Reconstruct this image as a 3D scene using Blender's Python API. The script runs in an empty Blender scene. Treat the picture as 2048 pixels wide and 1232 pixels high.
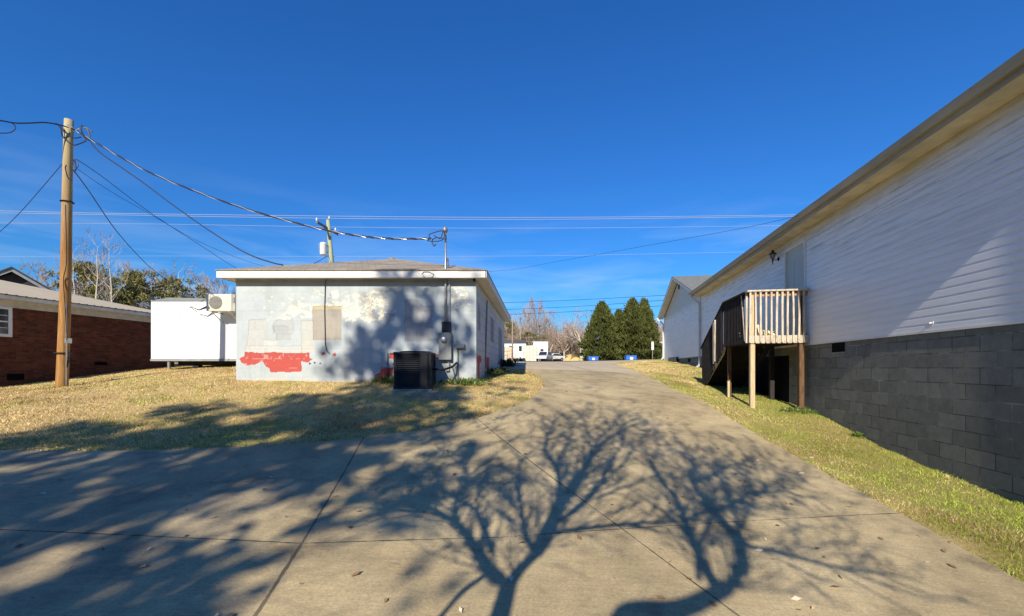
import bpy, bmesh, math, random
import numpy as np
from math import radians, sin, cos, tan, pi, sqrt, atan2
from mathutils import Vector, Matrix
random.seed(7); rng = np.random.default_rng(7)
scn = bpy.context.scene
COL = scn.collection

# ------------------------------------------------------------------ camera, sky, sun, exposure
F = 852.0                                   # focal length in pixels of the 2048 wide photograph
cam_d = bpy.data.cameras.new('camera'); cam = bpy.data.objects.new('camera', cam_d); COL.objects.link(cam)
cam.location = (0, 0, 0); cam.rotation_euler = (pi/2, 0, 0)
cam_d.sensor_width = 36; cam_d.lens = 36*F/2048; cam_d.shift_y = (736-616)/2048
cam_d.clip_start = 0.05; cam_d.clip_end = 4000
scn.camera = cam

SUN_EL = radians(30); SUN_HEAD = radians(13.9)      # light travels towards this heading (from +Y to +X)
world = bpy.data.worlds.new('World'); scn.world = world; world.use_nodes = True
nt = world.node_tree; nt.nodes.clear()
sky = nt.nodes.new('ShaderNodeTexSky'); sky.sky_type = 'NISHITA'; sky.sun_disc = False
sky.sun_elevation = SUN_EL; sky.sun_rotation = pi + SUN_HEAD
sky.air_density = 1.35; sky.dust_density = 0.25; sky.ozone_density = 4.5
hs = nt.nodes.new('ShaderNodeHueSaturation'); hs.inputs['Saturation'].default_value = 1.12
bg = nt.nodes.new('ShaderNodeBackground'); bg.inputs['Strength'].default_value = 0.098
wo = nt.nodes.new('ShaderNodeOutputWorld')
wc = nt.nodes.new('ShaderNodeTexCoord'); wm = nt.nodes.new('ShaderNodeMapping'); wm.inputs['Scale'].default_value = (1.6, 1.6, 11); wm.inputs['Rotation'].default_value = (0, .10, 0)
wn_ = nt.nodes.new('ShaderNodeTexNoise'); wn_.inputs['Scale'].default_value = 2.2; wn_.inputs['Detail'].default_value = 6; wn_.inputs['Distortion'].default_value = .5
wr_ = nt.nodes.new('ShaderNodeMapRange'); wr_.inputs[1].default_value = .45; wr_.inputs[2].default_value = .8; wr_.inputs[3].default_value = 0; wr_.inputs[4].default_value = 1
wz = nt.nodes.new('ShaderNodeSeparateXYZ'); wb = nt.nodes.new('ShaderNodeMapRange'); wb.inputs[1].default_value = .36; wb.inputs[2].default_value = .04; wb.inputs[3].default_value = 0; wb.inputs[4].default_value = .6
wk = nt.nodes.new('ShaderNodeMath'); wk.operation = 'MULTIPLY'
nt.links.new(wc.outputs['Generated'], wm.inputs[0]); nt.links.new(wm.outputs[0], wn_.inputs['Vector']); nt.links.new(wn_.outputs['Fac'], wr_.inputs[0])
nt.links.new(wc.outputs['Generated'], wz.inputs[0]); nt.links.new(wz.outputs[2], wb.inputs[0]); nt.links.new(wr_.outputs[0], wk.inputs[0]); nt.links.new(wb.outputs[0], wk.inputs[1])
cirrus = nt.nodes.new('ShaderNodeMix'); cirrus.data_type = 'RGBA'; cirrus.inputs[7].default_value = (5.6, 6.9, 8.2, 1)
tint = nt.nodes.new('ShaderNodeMix'); tint.data_type = 'RGBA'; tint.blend_type = 'MULTIPLY'; tint.inputs[0].default_value = 1; tint.inputs[7].default_value = (.25, .63, 1.10, 1)
nt.links.new(sky.outputs[0], hs.inputs['Color']); nt.links.new(hs.outputs[0], tint.inputs[6]); nt.links.new(wk.outputs[0], cirrus.inputs[0]); nt.links.new(tint.outputs[2], cirrus.inputs[6]); nt.links.new(cirrus.outputs[2], bg.inputs['Color']); nt.links.new(bg.outputs[0], wo.inputs['Surface'])
sun_d = bpy.data.lights.new('sun', 'SUN'); sun_d.energy = 5.0; sun_d.angle = radians(0.53); sun_d.color = (1.0, 0.89, 0.75)
sun = bpy.data.objects.new('sun', sun_d); COL.objects.link(sun)
SD = Vector((cos(SUN_EL)*sin(SUN_HEAD), cos(SUN_EL)*cos(SUN_HEAD), -sin(SUN_EL)))
sun.rotation_euler = SD.to_track_quat('-Z', 'Y').to_euler(); sun.location = (-4, -20, 25)
scn.view_settings.view_transform = 'Standard'; scn.view_settings.look = 'None'
scn.view_settings.gamma = 1.0; scn.view_settings.exposure = 0.44
scn.cycles.max_bounces = 6; scn.cycles.transparent_max_bounces = 6

# ------------------------------------------------------------------ helpers
def at(px, py, Y):
    """point of the place seen at photograph pixel (px, py) and Y metres ahead"""
    return Vector(((px-1024)/F*Y, Y, (736-py)/F*Y))
def tag(o, label=None, cat=None, group=None, kind=None):
    if label: o['label'] = label
    if cat: o['category'] = cat
    if group: o['group'] = group
    if kind: o['kind'] = kind
    return o
def empty(name, loc, rz=0, **k):
    o = bpy.data.objects.new(name, None); COL.objects.link(o); o.location = loc; o.rotation_euler = (0, 0, rz)
    o.empty_display_size = .2
    return tag(o, **k)
class MB:
    """collects shapes; build() links them as one mesh object"""
    def __init__(s): s.v = []; s.f = []
    def add(s, vs, fs):
        n = len(s.v); s.v += [tuple(v) for v in vs]; s.f += [tuple(i+n for i in f) for f in fs]; return s
    def box(s, a, b, R=None, c=None):
        x0, y0, z0 = a; x1, y1, z1 = b
        vs = [Vector(p) for p in ((x0,y0,z0),(x1,y0,z0),(x1,y1,z0),(x0,y1,z0),(x0,y0,z1),(x1,y0,z1),(x1,y1,z1),(x0,y1,z1))]
        if R is not None:
            c = Vector(c) if c is not None else (Vector(a)+Vector(b))/2
            vs = [R @ (v-c) + c for v in vs]
        return s.add(vs, [(0,3,2,1),(4,5,6,7),(0,1,5,4),(1,2,6,5),(2,3,7,6),(3,0,4,7)])
    def bar(s, p, q, w, h, up=(0,0,1)):
        p = Vector(p); q = Vector(q); d = (q-p).normalized(); up = Vector(up)
        if abs(d.dot(up)) > .98: up = Vector((1,0,0))
        x = d.cross(up).normalized()*w/2; y = x.cross(d).normalized()*h/2
        vs = [p-x-y, p+x-y, p+x+y, p-x+y, q-x-y, q+x-y, q+x+y, q-x+y]
        return s.add(vs, [(0,3,2,1),(4,5,6,7),(0,1,5,4),(1,2,6,5),(2,3,7,6),(3,0,4,7)])
    def tube(s, pts, r, n=8, cap=True):
        pts = [Vector(p) for p in pts]; rs = r if isinstance(r, (list, tuple)) else [r]*len(pts)
        ring = []; base = len(s.v); ref = None
        for i, p in enumerate(pts):
            d = (pts[min(i+1, len(pts)-1)]-pts[max(i-1, 0)])
            d = d.normalized() if d.length > 1e-9 else Vector((0,0,1))
            if ref is None:
                ref = d.orthogonal().normalized()
            else:
                ref = (ref - d*ref.dot(d)); ref = ref.normalized() if ref.length > 1e-6 else d.orthogonal().normalized()
            b = d.cross(ref)
            for k in range(n):
                a = 2*pi*k/n; s.v.append(tuple(p + (ref*cos(a)+b*sin(a))*rs[i]))
        for i in range(len(pts)-1):
            for k in range(n):
                a = base+i*n+k; b2 = base+i*n+(k+1) % n
                s.f.append((a, b2, b2+n, a+n))
        if cap:
            s.f.append(tuple(base+k for k in range(n))[::-1]); e = base+(len(pts)-1)*n
            s.f.append(tuple(e+k for k in range(n)))
        return s
    def prism(s, poly, axis, a, b):
        """polygon of 2-D points extruded along an axis from a to b"""
        def m(p, t):
            return {'x': (t, p[0], p[1]), 'y': (p[0], t, p[1]), 'z': (p[0], p[1], t)}[axis]
        n = len(poly)
        vs = [m(p, a) for p in poly]+[m(p, b) for p in poly]
        return s.add(vs, [tuple(range(n))[::-1], tuple(range(n, 2*n))]+[(i, (i+1) % n, (i+1) % n+n, i+n) for i in range(n)])
    def lathe(s, prof, n=16, c=(0,0,0)):
        b = len(s.v)
        for r, z in prof:
            for k in range(n):
                a = 2*pi*k/n; s.v.append((c[0]+r*cos(a), c[1]+r*sin(a), c[2]+z))
        for i in range(len(prof)-1):
            for k in range(n):
                s.f.append((b+i*n+k, b+i*n+(k+1) % n, b+(i+1)*n+(k+1) % n, b+(i+1)*n+k))
        s.f.append(tuple(b+k for k in range(n))[::-1]); e = b+(len(prof)-1)*n; s.f.append(tuple(e+k for k in range(n)))
        return s
    def build(s, name, m, parent=None, smooth=False, bevel=0, fix=True):
        me = bpy.data.meshes.new(name); me.from_pydata(s.v, [], s.f)
        if fix:
            bm = bmesh.new(); bm.from_mesh(me); bmesh.ops.recalc_face_normals(bm, faces=bm.faces); bm.to_mesh(me); bm.free()
        me.materials.append(m)
        if smooth: me.polygons.foreach_set('use_smooth', [True]*len(me.polygons))
        o = bpy.data.objects.new(name, me); COL.objects.link(o)
        if parent is not None: o.parent = parent
        if bevel:
            md = o.modifiers.new('bevel', 'BEVEL'); md.width = bevel; md.segments = 2; md.limit_method = 'ANGLE'
        return o
def np_mesh(name, V, Fq, m, parent=None, col=None, smooth=False):
    V = np.asarray(V, np.float32); Fq = np.asarray(Fq, np.int32); k = Fq.shape[1]
    me = bpy.data.meshes.new(name); me.vertices.add(len(V)); me.vertices.foreach_set('co', V.ravel())
    me.loops.add(Fq.size); me.loops.foreach_set('vertex_index', Fq.ravel())
    me.polygons.add(len(Fq)); me.polygons.foreach_set('loop_start', np.arange(len(Fq), dtype=np.int32)*k)
    me.polygons.foreach_set('loop_total', np.full(len(Fq), k, np.int32))
    me.update(calc_edges=True)
    if smooth: me.polygons.foreach_set('use_smooth', np.ones(len(Fq), bool))
    if col is not None:
        a = me.color_attributes.new('Col', 'FLOAT_COLOR', 'POINT')
        a.data.foreach_set('color', np.concatenate([col, np.ones((len(col), 1))], 1).astype(np.float32).ravel())
    me.materials.append(m); o = bpy.data.objects.new(name, me); COL.objects.link(o)
    if parent is not None: o.parent = parent
    return o
def kids(o): return [c for c in bpy.data.objects if c.parent == o]
def copy_tree(o, parent=None):
    c = o.copy(); COL.objects.link(c); c.parent = parent
    for ch in kids(o):
        if ch is not c: copy_tree(ch, c)
    return c

# ------------------------------------------------------------------ materials
class NM:
    def __init__(s, name):
        s.m = bpy.data.materials.new(name); s.m.use_nodes = True; s.t = s.m.node_tree
        s.b = s.t.nodes['Principled BSDF']; s.coord = s.t.nodes.new('ShaderNodeTexCoord').outputs['Object']
    def n(s, typ, **k):
        nd = s.t.nodes.new(typ)
        for a, v in k.items(): setattr(nd, a, v)
        return nd
    def ln(s, a, b): s.t.links.new(a, b)
    def inp(s, nd, i, v):
        if hasattr(v, 'links'): s.ln(v, nd.inputs[i])
        else: nd.inputs[i].default_value = v
    def mapping(s, scale=(1,1,1), rot=(0,0,0), loc=(0,0,0), src=None):
        m = s.n('ShaderNodeMapping'); s.ln(src or s.coord, m.inputs[0])
        m.inputs['Location'].default_value = loc; m.inputs['Rotation'].default_value = rot; m.inputs['Scale'].default_value = scale
        return m.outputs[0]
    def noise(s, scale=5, detail=4, rough=.55, vec=None, dist=0):
        n = s.n('ShaderNodeTexNoise'); s.ln(vec or s.coord, n.inputs['Vector'])
        n.inputs['Scale'].default_value = scale; n.inputs['Detail'].default_value = detail
        n.inputs['Roughness'].default_value = rough; n.inputs['Distortion'].default_value = dist
        return n.outputs['Fac']
    def math(s, op, a, b=0.0, clamp=False):
        n = s.n('ShaderNodeMath', operation=op, use_clamp=clamp); s.inp(n, 0, a); s.inp(n, 1, b); return n.outputs[0]
    def ramp(s, fac, stops):
        r = s.n('ShaderNodeValToRGB'); s.ln(fac, r.inputs[0]); e = r.color_ramp.elements
        while len(e) < len(stops): e.new(.5)
        for i, (p, c) in enumerate(stops):
            e[i].position = p; e[i].color = (*c, 1) if len(c) == 3 else c
        return r.outputs[0]
    def sep(s, v=None):
        n = s.n('ShaderNodeSeparateXYZ'); s.ln(v or s.coord, n.inputs[0]); return n.outputs
    def comb(s, x, y, z=0.0):
        n = s.n('ShaderNodeCombineXYZ'); s.inp(n, 0, x); s.inp(n, 1, y); s.inp(n, 2, z); return n.outputs[0]
    def mix(s, f, a, b, mode='MIX'):
        n = s.n('ShaderNodeMix', data_type='RGBA', blend_type=mode)
        for i, v in ((0, f), (6, a), (7, b)):
            if hasattr(v, 'links'): s.ln(v, n.inputs[i])
            else: n.inputs[i].default_value = v if i == 0 else (*v, 1)
        return n.outputs[2]
    def bump(s, h, strength=.3, dist=.01):
        b = s.n('ShaderNodeBump'); s.ln(h, b.inputs['Height']); b.inputs['Strength'].default_value = strength
        b.inputs['Distance'].default_value = dist; s.ln(b.outputs[0], s.b.inputs['Normal']); return b
    def out(s, col=None, rough=.8, spec=.3, metal=0):
        if col is not None: s.inp(s.b, 'Base Color', col if hasattr(col, 'links') else (*col, 1))
        s.inp(s.b, 'Roughness', rough); s.b.inputs['Specular IOR Level'].default_value = spec
        s.b.inputs['Metallic'].default_value = metal
        return s.m
def plain(name, c, rough=.7, spec=.3, metal=0, var=.18, scale=4, bump=0, bscale=60, stretch=(1,1,1)):
    n = NM(name); v = n.mapping(stretch)
    f = n.noise(scale, 5, .6, v)
    a = tuple(x*(1-var) for x in c); b = tuple(min(1, x*(1+var)) for x in c)
    if bump: n.bump(n.noise(bscale, 4, .6, v), bump, .005)
    return n.out(n.ramp(f, [(.3, a), (.7, b)]), rough, spec, metal)
def attr_mat(name, rough=.85, spec=.2, bscale=0, bstr=.3, trans=0, bdist=.004):
    n = NM(name); a = n.n('ShaderNodeAttribute', attribute_name='Col')
    if bscale: n.bump(n.noise(bscale, 5, .65), bstr, bdist)
    n.out(a.outputs['Color'], rough, spec)
    return n.m

M = {}
M['white_paint'] = plain('white_paint', (.70,.69,.64), .55, .35, var=.06, scale=3)
M['white_metal'] = plain('white_metal', (.74,.76,.73), .45, .4, var=.03, scale=1.5)
M['trim_white'] = plain('trim_white', (.62,.62,.58), .6, .3, var=.08)
M['grey_metal'] = plain('grey_metal', (.22,.24,.24), .42, .4, .35, var=.12, scale=8)
M['galv'] = plain('galvanised', (.42,.44,.45), .38, .5, .7, var=.2, scale=14)
M['dark_metal'] = plain('dark_metal', (.018,.021,.026), .42, .5, .3, var=.3, scale=12)
M['black'] = plain('black_rubber', (.012,.012,.013), .6, .3, var=.3)
M['cable_black'] = plain('cable_black', (.018,.02,.03), .5, .4, var=.2)
M['cable_silver'] = plain('cable_silver', (.62,.63,.64), .3, .5, .6, var=.1)
M['cable_pale'] = plain('cable_pale', (.78,.80,.84), .4, .5, .2, var=.05)
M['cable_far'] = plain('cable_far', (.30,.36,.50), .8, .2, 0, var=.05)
M['glass_dark'] = plain('glass_dark', (.02,.026,.032), .08, .6, var=.2)
M['beige_metal'] = plain('beige_enamel', (.60,.58,.47), .5, .35, var=.07, scale=6)
M['hole_and_shade'] = plain('opening_and_shade_black', (.004,.004,.005), .9, .1)  # black of the vents, also of the shade painted under the deck

# ------------------------------------------------------------------ terrain
CP = [(0,0,-1.55),(-4,0,-1.38),(-10,0,-1.2),(4,0,-1.8),(-16,0,-1.1),(9,0,-2.1),
(0,-6,-1.7),(-14,-6,-1.3),(10,-6,-2.3),(0,-20,-2.0),(-20,-20,-1.6),(15,-20,-2.6),
(-5,4.6,-.95),(-9,4.6,-.86),(0,4.7,-1.12),(3.6,4.7,-1.36),(5.65,4.7,-1.525),
(6.08,7.16,-1.27),(4.0,7.2,-1.12),(1,7.2,-.83),(-1,7,-.72),(-5,7,-.62),(-10,7,-.68),
(6.45,9.25,-.92),(5.25,9.44,-.88),(4.1,9.4,-.76),(1.5,9.4,-.55),
(-.77,9.1,-.34),(-3.3,9.1,-.30),(-5.9,9.1,-.25),(-11,10.4,-.47),(-14.9,12.7,-.52),(-14.3,16.8,-.02),(-10.5,13.5,-.08),(-7,12.5,-.02),
(5.5,10.8,-.77),(5.9,13.1,-.52),(4.6,13.1,-.38),(2.5,12.5,-.28),(.5,12.5,-.2),(-.5,12.5,-.12),
(7.9,17.4,-.05),(5,17.6,.0),(3,17.5,.06),(.5,17.5,.14),(-6,17.5,.1),(-3,14,.0),
(9.4,26.5,.5),(5.5,23,.26),(4,27,.36),(0,27,.38),(-10,27,.4),(-25,27,.3),
(4,40,.56),(-15,40,.6),(20,40,.62),(3,69,1.02),(-30,69,1.1),(40,69,1.1),(0,100,1.6),(-60,100,1.8),(60,100,1.7),(14,13,-.6),(16,26,.5),(12,5,-1.7),(-24,5,-1),(-25,14,-.3)]
CP = np.array(CP, float)
def _U(r2): return np.where(r2 > 0, r2*np.log(r2+1e-12), 0)
def _fit():
    n = len(CP); d = CP[:, None, :2]-CP[None, :, :2]; K = _U((d**2).sum(-1))+np.eye(n)*.6
    A = np.zeros((n+3, n+3)); A[:n, :n] = K; A[:n, n] = 1; A[:n, n+1:] = CP[:, :2]; A[n:, :n] = A[:n, n:].T
    b = np.zeros(n+3); b[:n] = CP[:, 2]; return np.linalg.solve(A, b)
_W = _fit()
def H(x, y):
    x = np.asarray(x, float); y = np.asarray(y, float); s = np.broadcast(x, y).shape
    x = np.broadcast_to(x, s).ravel(); y = np.broadcast_to(y, s).ravel(); out = np.zeros(len(x)); n = len(CP)
    for i in range(0, len(x), 20000):
        q = np.stack([x[i:i+20000], y[i:i+20000]], 1)
        qc = q.copy(); qc[:, 0] = np.clip(qc[:, 0], -60, 60); qc[:, 1] = np.clip(qc[:, 1], -20, 110)
        d = qc[:, None]-CP[None, :, :2]; out[i:i+20000] = _U((d**2).sum(-1))@_W[:n]+_W[n]+qc@_W[n+1:]
    return out.reshape(s)
def h1(x, y): return float(H(x, y))
def vnoise(x, y, seed=0):
    r = np.random.default_rng(seed).random((256, 256)); xi = np.floor(x).astype(int); yi = np.floor(y).astype(int)
    fx = x-xi; fy = y-yi; fx = fx*fx*(3-2*fx); fy = fy*fy*(3-2*fy)
    g = lambda a, b: r[a % 256, b % 256]
    return (g(xi, yi)*(1-fx)+g(xi+1, yi)*fx)*(1-fy)+(g(xi, yi+1)*(1-fx)+g(xi+1, yi+1)*fx)*fy
def fbm(x, y, seed=0, o=4, gain=.55):
    t = 0; a = 1; n = 0
    for k in range(o):
        t = t+a*vnoise(x*2**k, y*2**k, seed+k); n += a; a *= gain
    return t/n

DL = [(-24,4.62),(-12,4.6),(-8,4.61),(-5.6,4.66),(-4.74,4.73),(-3.84,4.86),(-2.94,5.07),(-2.07,5.43),(-1.28,5.93),(-.5,6.7),(.05,7.54),(.40,8.28),(.71,9.59),(.80,10.6),(.75,11.37),(.56,13.29),(.35,14.38),(-.3,14.7),(-.36,15.5)]
DR = [(4.2,-8),(3.75,0),(3.62,3.02),(3.71,3.6),(3.77,4.14),(3.88,5.04),(4.07,6.47),(4.18,8.35),(4.27,10.5),(4.44,13.7),(4.57,16.16),(4.79,18.9),(5.27,22.3),(7,25),(11,28)]
dly = np.array([p[1] for p in DL[1:]]); dlx = np.array([p[0] for p in DL[1:]])
dry = np.array([p[1] for p in DR]); drx = np.array([p[0] for p in DR])
def drive_left(y):
    y = np.asarray(y, float)
    return np.where(y < 4.6, -24.0, np.where(y > 17.6, np.interp(y, [17.6, 17.7, 60], [-.1, -14, -14]), np.interp(y, dly, dlx)))
def drive_right(y): return np.interp(y, dry, drx)

def grid_coords(parts): return np.unique(np.round(np.concatenate([np.arange(a, b, s) for a, b, s in parts]), 4))
gx = grid_coords([(-600,-100,60),(-100,-24,6),(-24,-14,1),(-14,9,.14),(9,24,1),(24,100,6),(100,660,60)])
gy = grid_coords([(-80,-6,4),(-6,2,1),(2,18,.14),(18,40,.8),(40,120,4),(120,900,60)])
GX, GY = np.meshgrid(gx, gy); GZ = H(GX, GY)
inside = (GX > drive_left(GY)-.02) & (GX < drive_right(GY)+.02) & (GY > -8) & (GY < 30)
lump = (fbm(GX*1.3, GY*1.3, 3)-.5)*.07+(fbm(GX*5, GY*5, 9)-.5)*.03
edge = np.minimum(np.abs(GX-drive_left(GY)), np.abs(GX-drive_right(GY)))
GZ = GZ+np.where(inside, -.09, np.where((GY > 30) | (GY < 0), 0, lump*np.clip(edge*3, 0, 1)))
nx, ny = len(gx), len(gy); idx = np.arange(nx*ny).reshape(ny, nx)
Fq = np.stack([idx[:-1, :-1], idx[:-1, 1:], idx[1:, 1:], idx[1:, :-1]], -1).reshape(-1, 4)
n = NM('ground_soil')
c1 = n.ramp(n.noise(.9, 6, .6), [(.32, (.40,.28,.115)), (.5, (.60,.45,.21)), (.68, (.38,.33,.10))])
c2 = n.ramp(n.noise(22, 6, .7), [(.3, (.75,.74,.7)), (.7, (1.2,1.17,1.1))])
sx = n.sep()
gr = n.math('MULTIPLY', n.math('SUBTRACT', sx[0], 3.2), .8, True)            # greener strip beside the house
cc = n.mix(n.math('MULTIPLY', gr, .5), c1, (.13,.17,.035))
far = n.math('MULTIPLY', n.math('SUBTRACT', sx[1], 34), .2, True)
cc = n.mix(far, cc, (.30,.23,.145))
n.bump(n.noise(45, 6, .75), .8, .03)
M['soil'] = n.out(n.mix(1, cc, c2, 'MULTIPLY'), .95, .1)
ground = np_mesh('ground', np.stack([GX, GY, GZ], -1).reshape(-1, 3), Fq, M['soil'], smooth=True)
tag(ground, kind='structure')

# driveway slab following the terrain, a little proud of the lawn
n = NM('concrete'); X, Yc, Z = n.sep()[:3]
def seg_mask(p, q, w, wob=.02):
    (x0, y0), (x1, y1) = p, q; L = sqrt((x1-x0)**2+(y1-y0)**2); ux, uy = (x1-x0)/L, (y1-y0)/L
    a = n.math('ADD', n.math('MULTIPLY', n.math('SUBTRACT', X, x0), ux), n.math('MULTIPLY', n.math('SUBTRACT', Yc, y0), uy))
    d = n.math('ABSOLUTE', n.math('SUBTRACT', n.math('MULTIPLY', n.math('SUBTRACT', X, x0), uy), n.math('MULTIPLY', n.math('SUBTRACT', Yc, y0), ux)))
    d = n.math('ADD', d, n.math('MULTIPLY', n.math('SUBTRACT', n.noise(9, 3), .5), wob))
    m = n.math('SUBTRACT', 1, n.math('DIVIDE', d, w), True)
    m = n.math('MULTIPLY', m, n.math('GREATER_THAN', a, 0)); m = n.math('MULTIPLY', m, n.math('LESS_THAN', a, L))
    return n.math('MULTIPLY', m, 2.0, True)
joints = [((-1.27,1.2),(-1.35,2.27),.022),((-1.35,2.27),(-1.47,2.99),.02),((-1.47,2.99),(-1.92,5.51),.014),((-8,3.1),(-3.62,3.01),.012),((-3.62,3.01),(-1.46,2.98),.012),
 ((-1.46,2.98),(-.09,3.19),.009),((-.09,3.19),(3.8,4.15),.008),((-.54,6.63),(.89,3.43),.012),((.89,3.43),(1.6,1.7),.011),((.35,14.4),(4.5,14.5),.03),((1.0,8.2),(4.2,8.1),.006),((2.7,14.5),(2.1,20),.04),((-6,4.7),(-5.4,1),.012)]
jm = None
for p, q, w in joints:
    k = seg_mask(p, q, w*.72); jm = k if jm is None else n.math('MAXIMUM', jm, k)
big = n.ramp(n.noise(.55, 5, .6, dist=.6), [(.3, (.35,.282,.158)), (.55, (.48,.392,.224)), (.75, (.58,.485,.288))])
mid = n.ramp(n.noise(2.6, 7, .68), [(.30, (.55,.55,.57)), (.47, (.95,.95,.95)), (.70, (1.2,1.18,1.13))])
fine = n.ramp(n.noise(60, 5, .8), [(.3, (.68,.68,.68)), (.7, (1.26,1.25,1.22))])
brush = n.ramp(n.noise(1, 4, .7, n.mapping((4, 70, 4), (0, 0, .25))), [(.35, (.9,.9,.9)), (.65, (1.07,1.07,1.07))])
spots = n.ramp(n.noise(14, 2, .5), [(.18, (.55,.53,.5)), (.3, (1,1,1))])
c = n.mix(1, big, mid, 'MULTIPLY'); c = n.mix(1, c, fine, 'MULTIPLY'); c = n.mix(1, c, brush, 'MULTIPLY'); c = n.mix(1, c, spots, 'MULTIPLY')
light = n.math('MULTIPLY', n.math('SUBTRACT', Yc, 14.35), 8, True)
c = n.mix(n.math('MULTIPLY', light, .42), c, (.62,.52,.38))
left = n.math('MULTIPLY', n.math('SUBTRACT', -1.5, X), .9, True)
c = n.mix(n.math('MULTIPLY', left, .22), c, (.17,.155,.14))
c = n.mix(n.math('MULTIPLY', jm, n.math('ADD', .45, n.math('MULTIPLY', n.noise(3.5, 3), .6))), c, (.045,.04,.033))
stn = n.ramp(n.noise(1.1, 6, .72, dist=1.2), [(.56, (0,0,0)), (.70, (.55,.55,.55))]); c = n.mix(stn, c, (.20,.165,.115))
cr = n.n('ShaderNodeTexVoronoi', feature='DISTANCE_TO_EDGE'); n.ln(n.mapping((.33,.33,.33), src=None), cr.inputs['Vector']); cr.inputs['Scale'].default_value = .55
hgt = n.math('SUBTRACT', n.math('MULTIPLY', n.noise(80, 5, .8), .25), jm)
n.bump(hgt, .55, .008)
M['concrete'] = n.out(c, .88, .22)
yr = grid_coords([(-8,2,.5),(2,4.5,.12),(4.5,9,.06),(9,14.3,.1),(14.3,17.6,.1),(17.6,30,.4)])
V = []; gxd = grid_coords([(-24,-7,.8),(-7,6,.13),(6,12,.5)]); nc = len(gxd)
for y in yr:
    a, b = float(drive_left(y)), float(drive_right(y))
    wob = 0 if y < 4.7 else (float(vnoise(np.array(y*3), np.array(.3), 5))-.5)*.05
    wr = (float(vnoise(np.array(y*4), np.array(.7), 6))-.5)*.05
    xs = np.clip(gxd, a+wob, b+wr); zs = H(xs, y)+.022
    xs = np.concatenate([[xs[0]], xs, [xs[-1]]]); zs = np.concatenate([[zs[0]-.15], zs, [zs[-1]-.15]])
    V.append(np.stack([xs, np.full(len(xs), y), zs], 1))
V = np.concatenate(V); idx = np.arange(len(V)).reshape(len(yr), nc+2)
Fq = np.stack([idx[:-1, :-1], idx[:-1, 1:], idx[1:, 1:], idx[1:, :-1]], -1).reshape(-1, 4)
Fq = Fq[~((np.abs(V[Fq[:, 0], 0]-V[Fq[:, 1], 0]) < 1e-6) & (np.abs(V[Fq[:, 3], 0]-V[Fq[:, 2], 0]) < 1e-6) & (np.abs(V[Fq[:, 0], 2]-V[Fq[:, 1], 2]) < .1))]
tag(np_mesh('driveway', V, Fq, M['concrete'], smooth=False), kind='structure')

# asphalt yard and road over the crest
M['asphalt'] = plain('old_asphalt', (.21,.20,.19), .9, .2, var=.25, scale=1.2, bump=.3)
xs = np.linspace(-60, 70, 60); ys = np.linspace(29.6, 70, 30); A, B = np.meshgrid(xs, ys); idx = np.arange(A.size).reshape(A.shape)
Fq = np.stack([idx[:-1, :-1], idx[:-1, 1:], idx[1:, 1:], idx[1:, :-1]], -1).reshape(-1, 4)
tag(np_mesh('road', np.stack([A, B, H(A, B)+.05], -1).reshape(-1, 3), Fq, M['asphalt']), kind='structure')

# ------------------------------------------------------------------ grass
M['grass'] = attr_mat('grass_blades', .8, .15)
def blades(name, pts, hgt, wid, cols, lean=1.9):
    N = len(pts); ang = rng.random(N)*2*pi; ln = rng.random(N)*lean*hgt; la = rng.random(N)*2*pi
    dx = np.cos(ang)*wid/2; dy = np.sin(ang)*wid/2
    b0 = pts+np.stack([dx, dy, 0*dx-.005], 1); b1 = pts-np.stack([dx, dy, 0*dx+.005], 1)
    tip = pts+np.stack([np.cos(la)*ln, np.sin(la)*ln, hgt], 1)
    V = np.stack([b0, b1, tip], 1).reshape(-1, 3); Fq = np.arange(3*N).reshape(N, 3)
    return np_mesh(name, V, Fq, M['grass'], col=np.repeat(cols, 3, 0))
def ground_z(x, y): return H(x, y)+(fbm(x*1.3, y*1.3, 3)-.5)*.07+(fbm(x*5, y*5, 9)-.5)*.03
def grass_cols(N, x, y, green):
    straw = np.array([.76,.57,.25]); pale = np.array([.88,.72,.40]); grn = np.array([.33,.42,.06]); dk = np.array([.38,.27,.11])
    r = rng.random(N); g = np.clip(green+(fbm(x*1.1, y*1.1, 21)-.5)*1.6, 0, 1)
    c = np.where((rng.random(N) < g)[:, None], grn*(.7+.7*rng.random((N, 1))), np.where((r < .3)[:, None], pale, np.where((r < .85)[:, None], straw, dk)))
    br = fbm(x*.8+3, y*.8, 44); bz = np.clip((br-.52)*6, 0, 1)[:, None]; c = c*(1-bz*.38*np.array([.8, 1.0, 1.0]))
    return c*(.50+.72*rng.random((N, 1)))
def lawn(name, x0, x1, y0, y1, N, hh, green, label, cond, ww=.008, pw=1.5):
    x = x0+(x1-x0)*rng.random(N); y = y0+(y1-y0)*rng.random(N)**pw
    k = cond(x, y); x = x[k]; y = y[k]
    tuft = np.clip(fbm(x*2.3, y*2.3, 33)*2-.6, .15, 1.2)
    h = hh*(.4+.8*rng.random(len(x)))*(.5+tuft)
    w = ww*(.7+.25*np.hypot(x, y)/4)
    o = blades(name, np.stack([x, y, ground_z(x, y)], 1), h, w, grass_cols(len(x), x, y, green(x, y)))
    return tag(o, label, 'grass', kind='stuff')
HX = lambda y: 5.65+.1747*(y-4.7)            # foot of the house wall
lawn('grass', 3.4, 9.3, 1.6, 27, 300000, .036, lambda x, y: .58+.35*np.clip((x-HX(y)+1.6), 0, 1)-.55*np.clip((y-12)/5, 0, 1),
     'short yellow and green grass strip between driveway and block foundation', lambda x, y: (x > drive_right(y)-.01-.09*rng.random(len(x))**3*(fbm(x*5, y*5, 71) > .5)) & (x < HX(y)+.02), ww=.006, pw=2.0)
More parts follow.
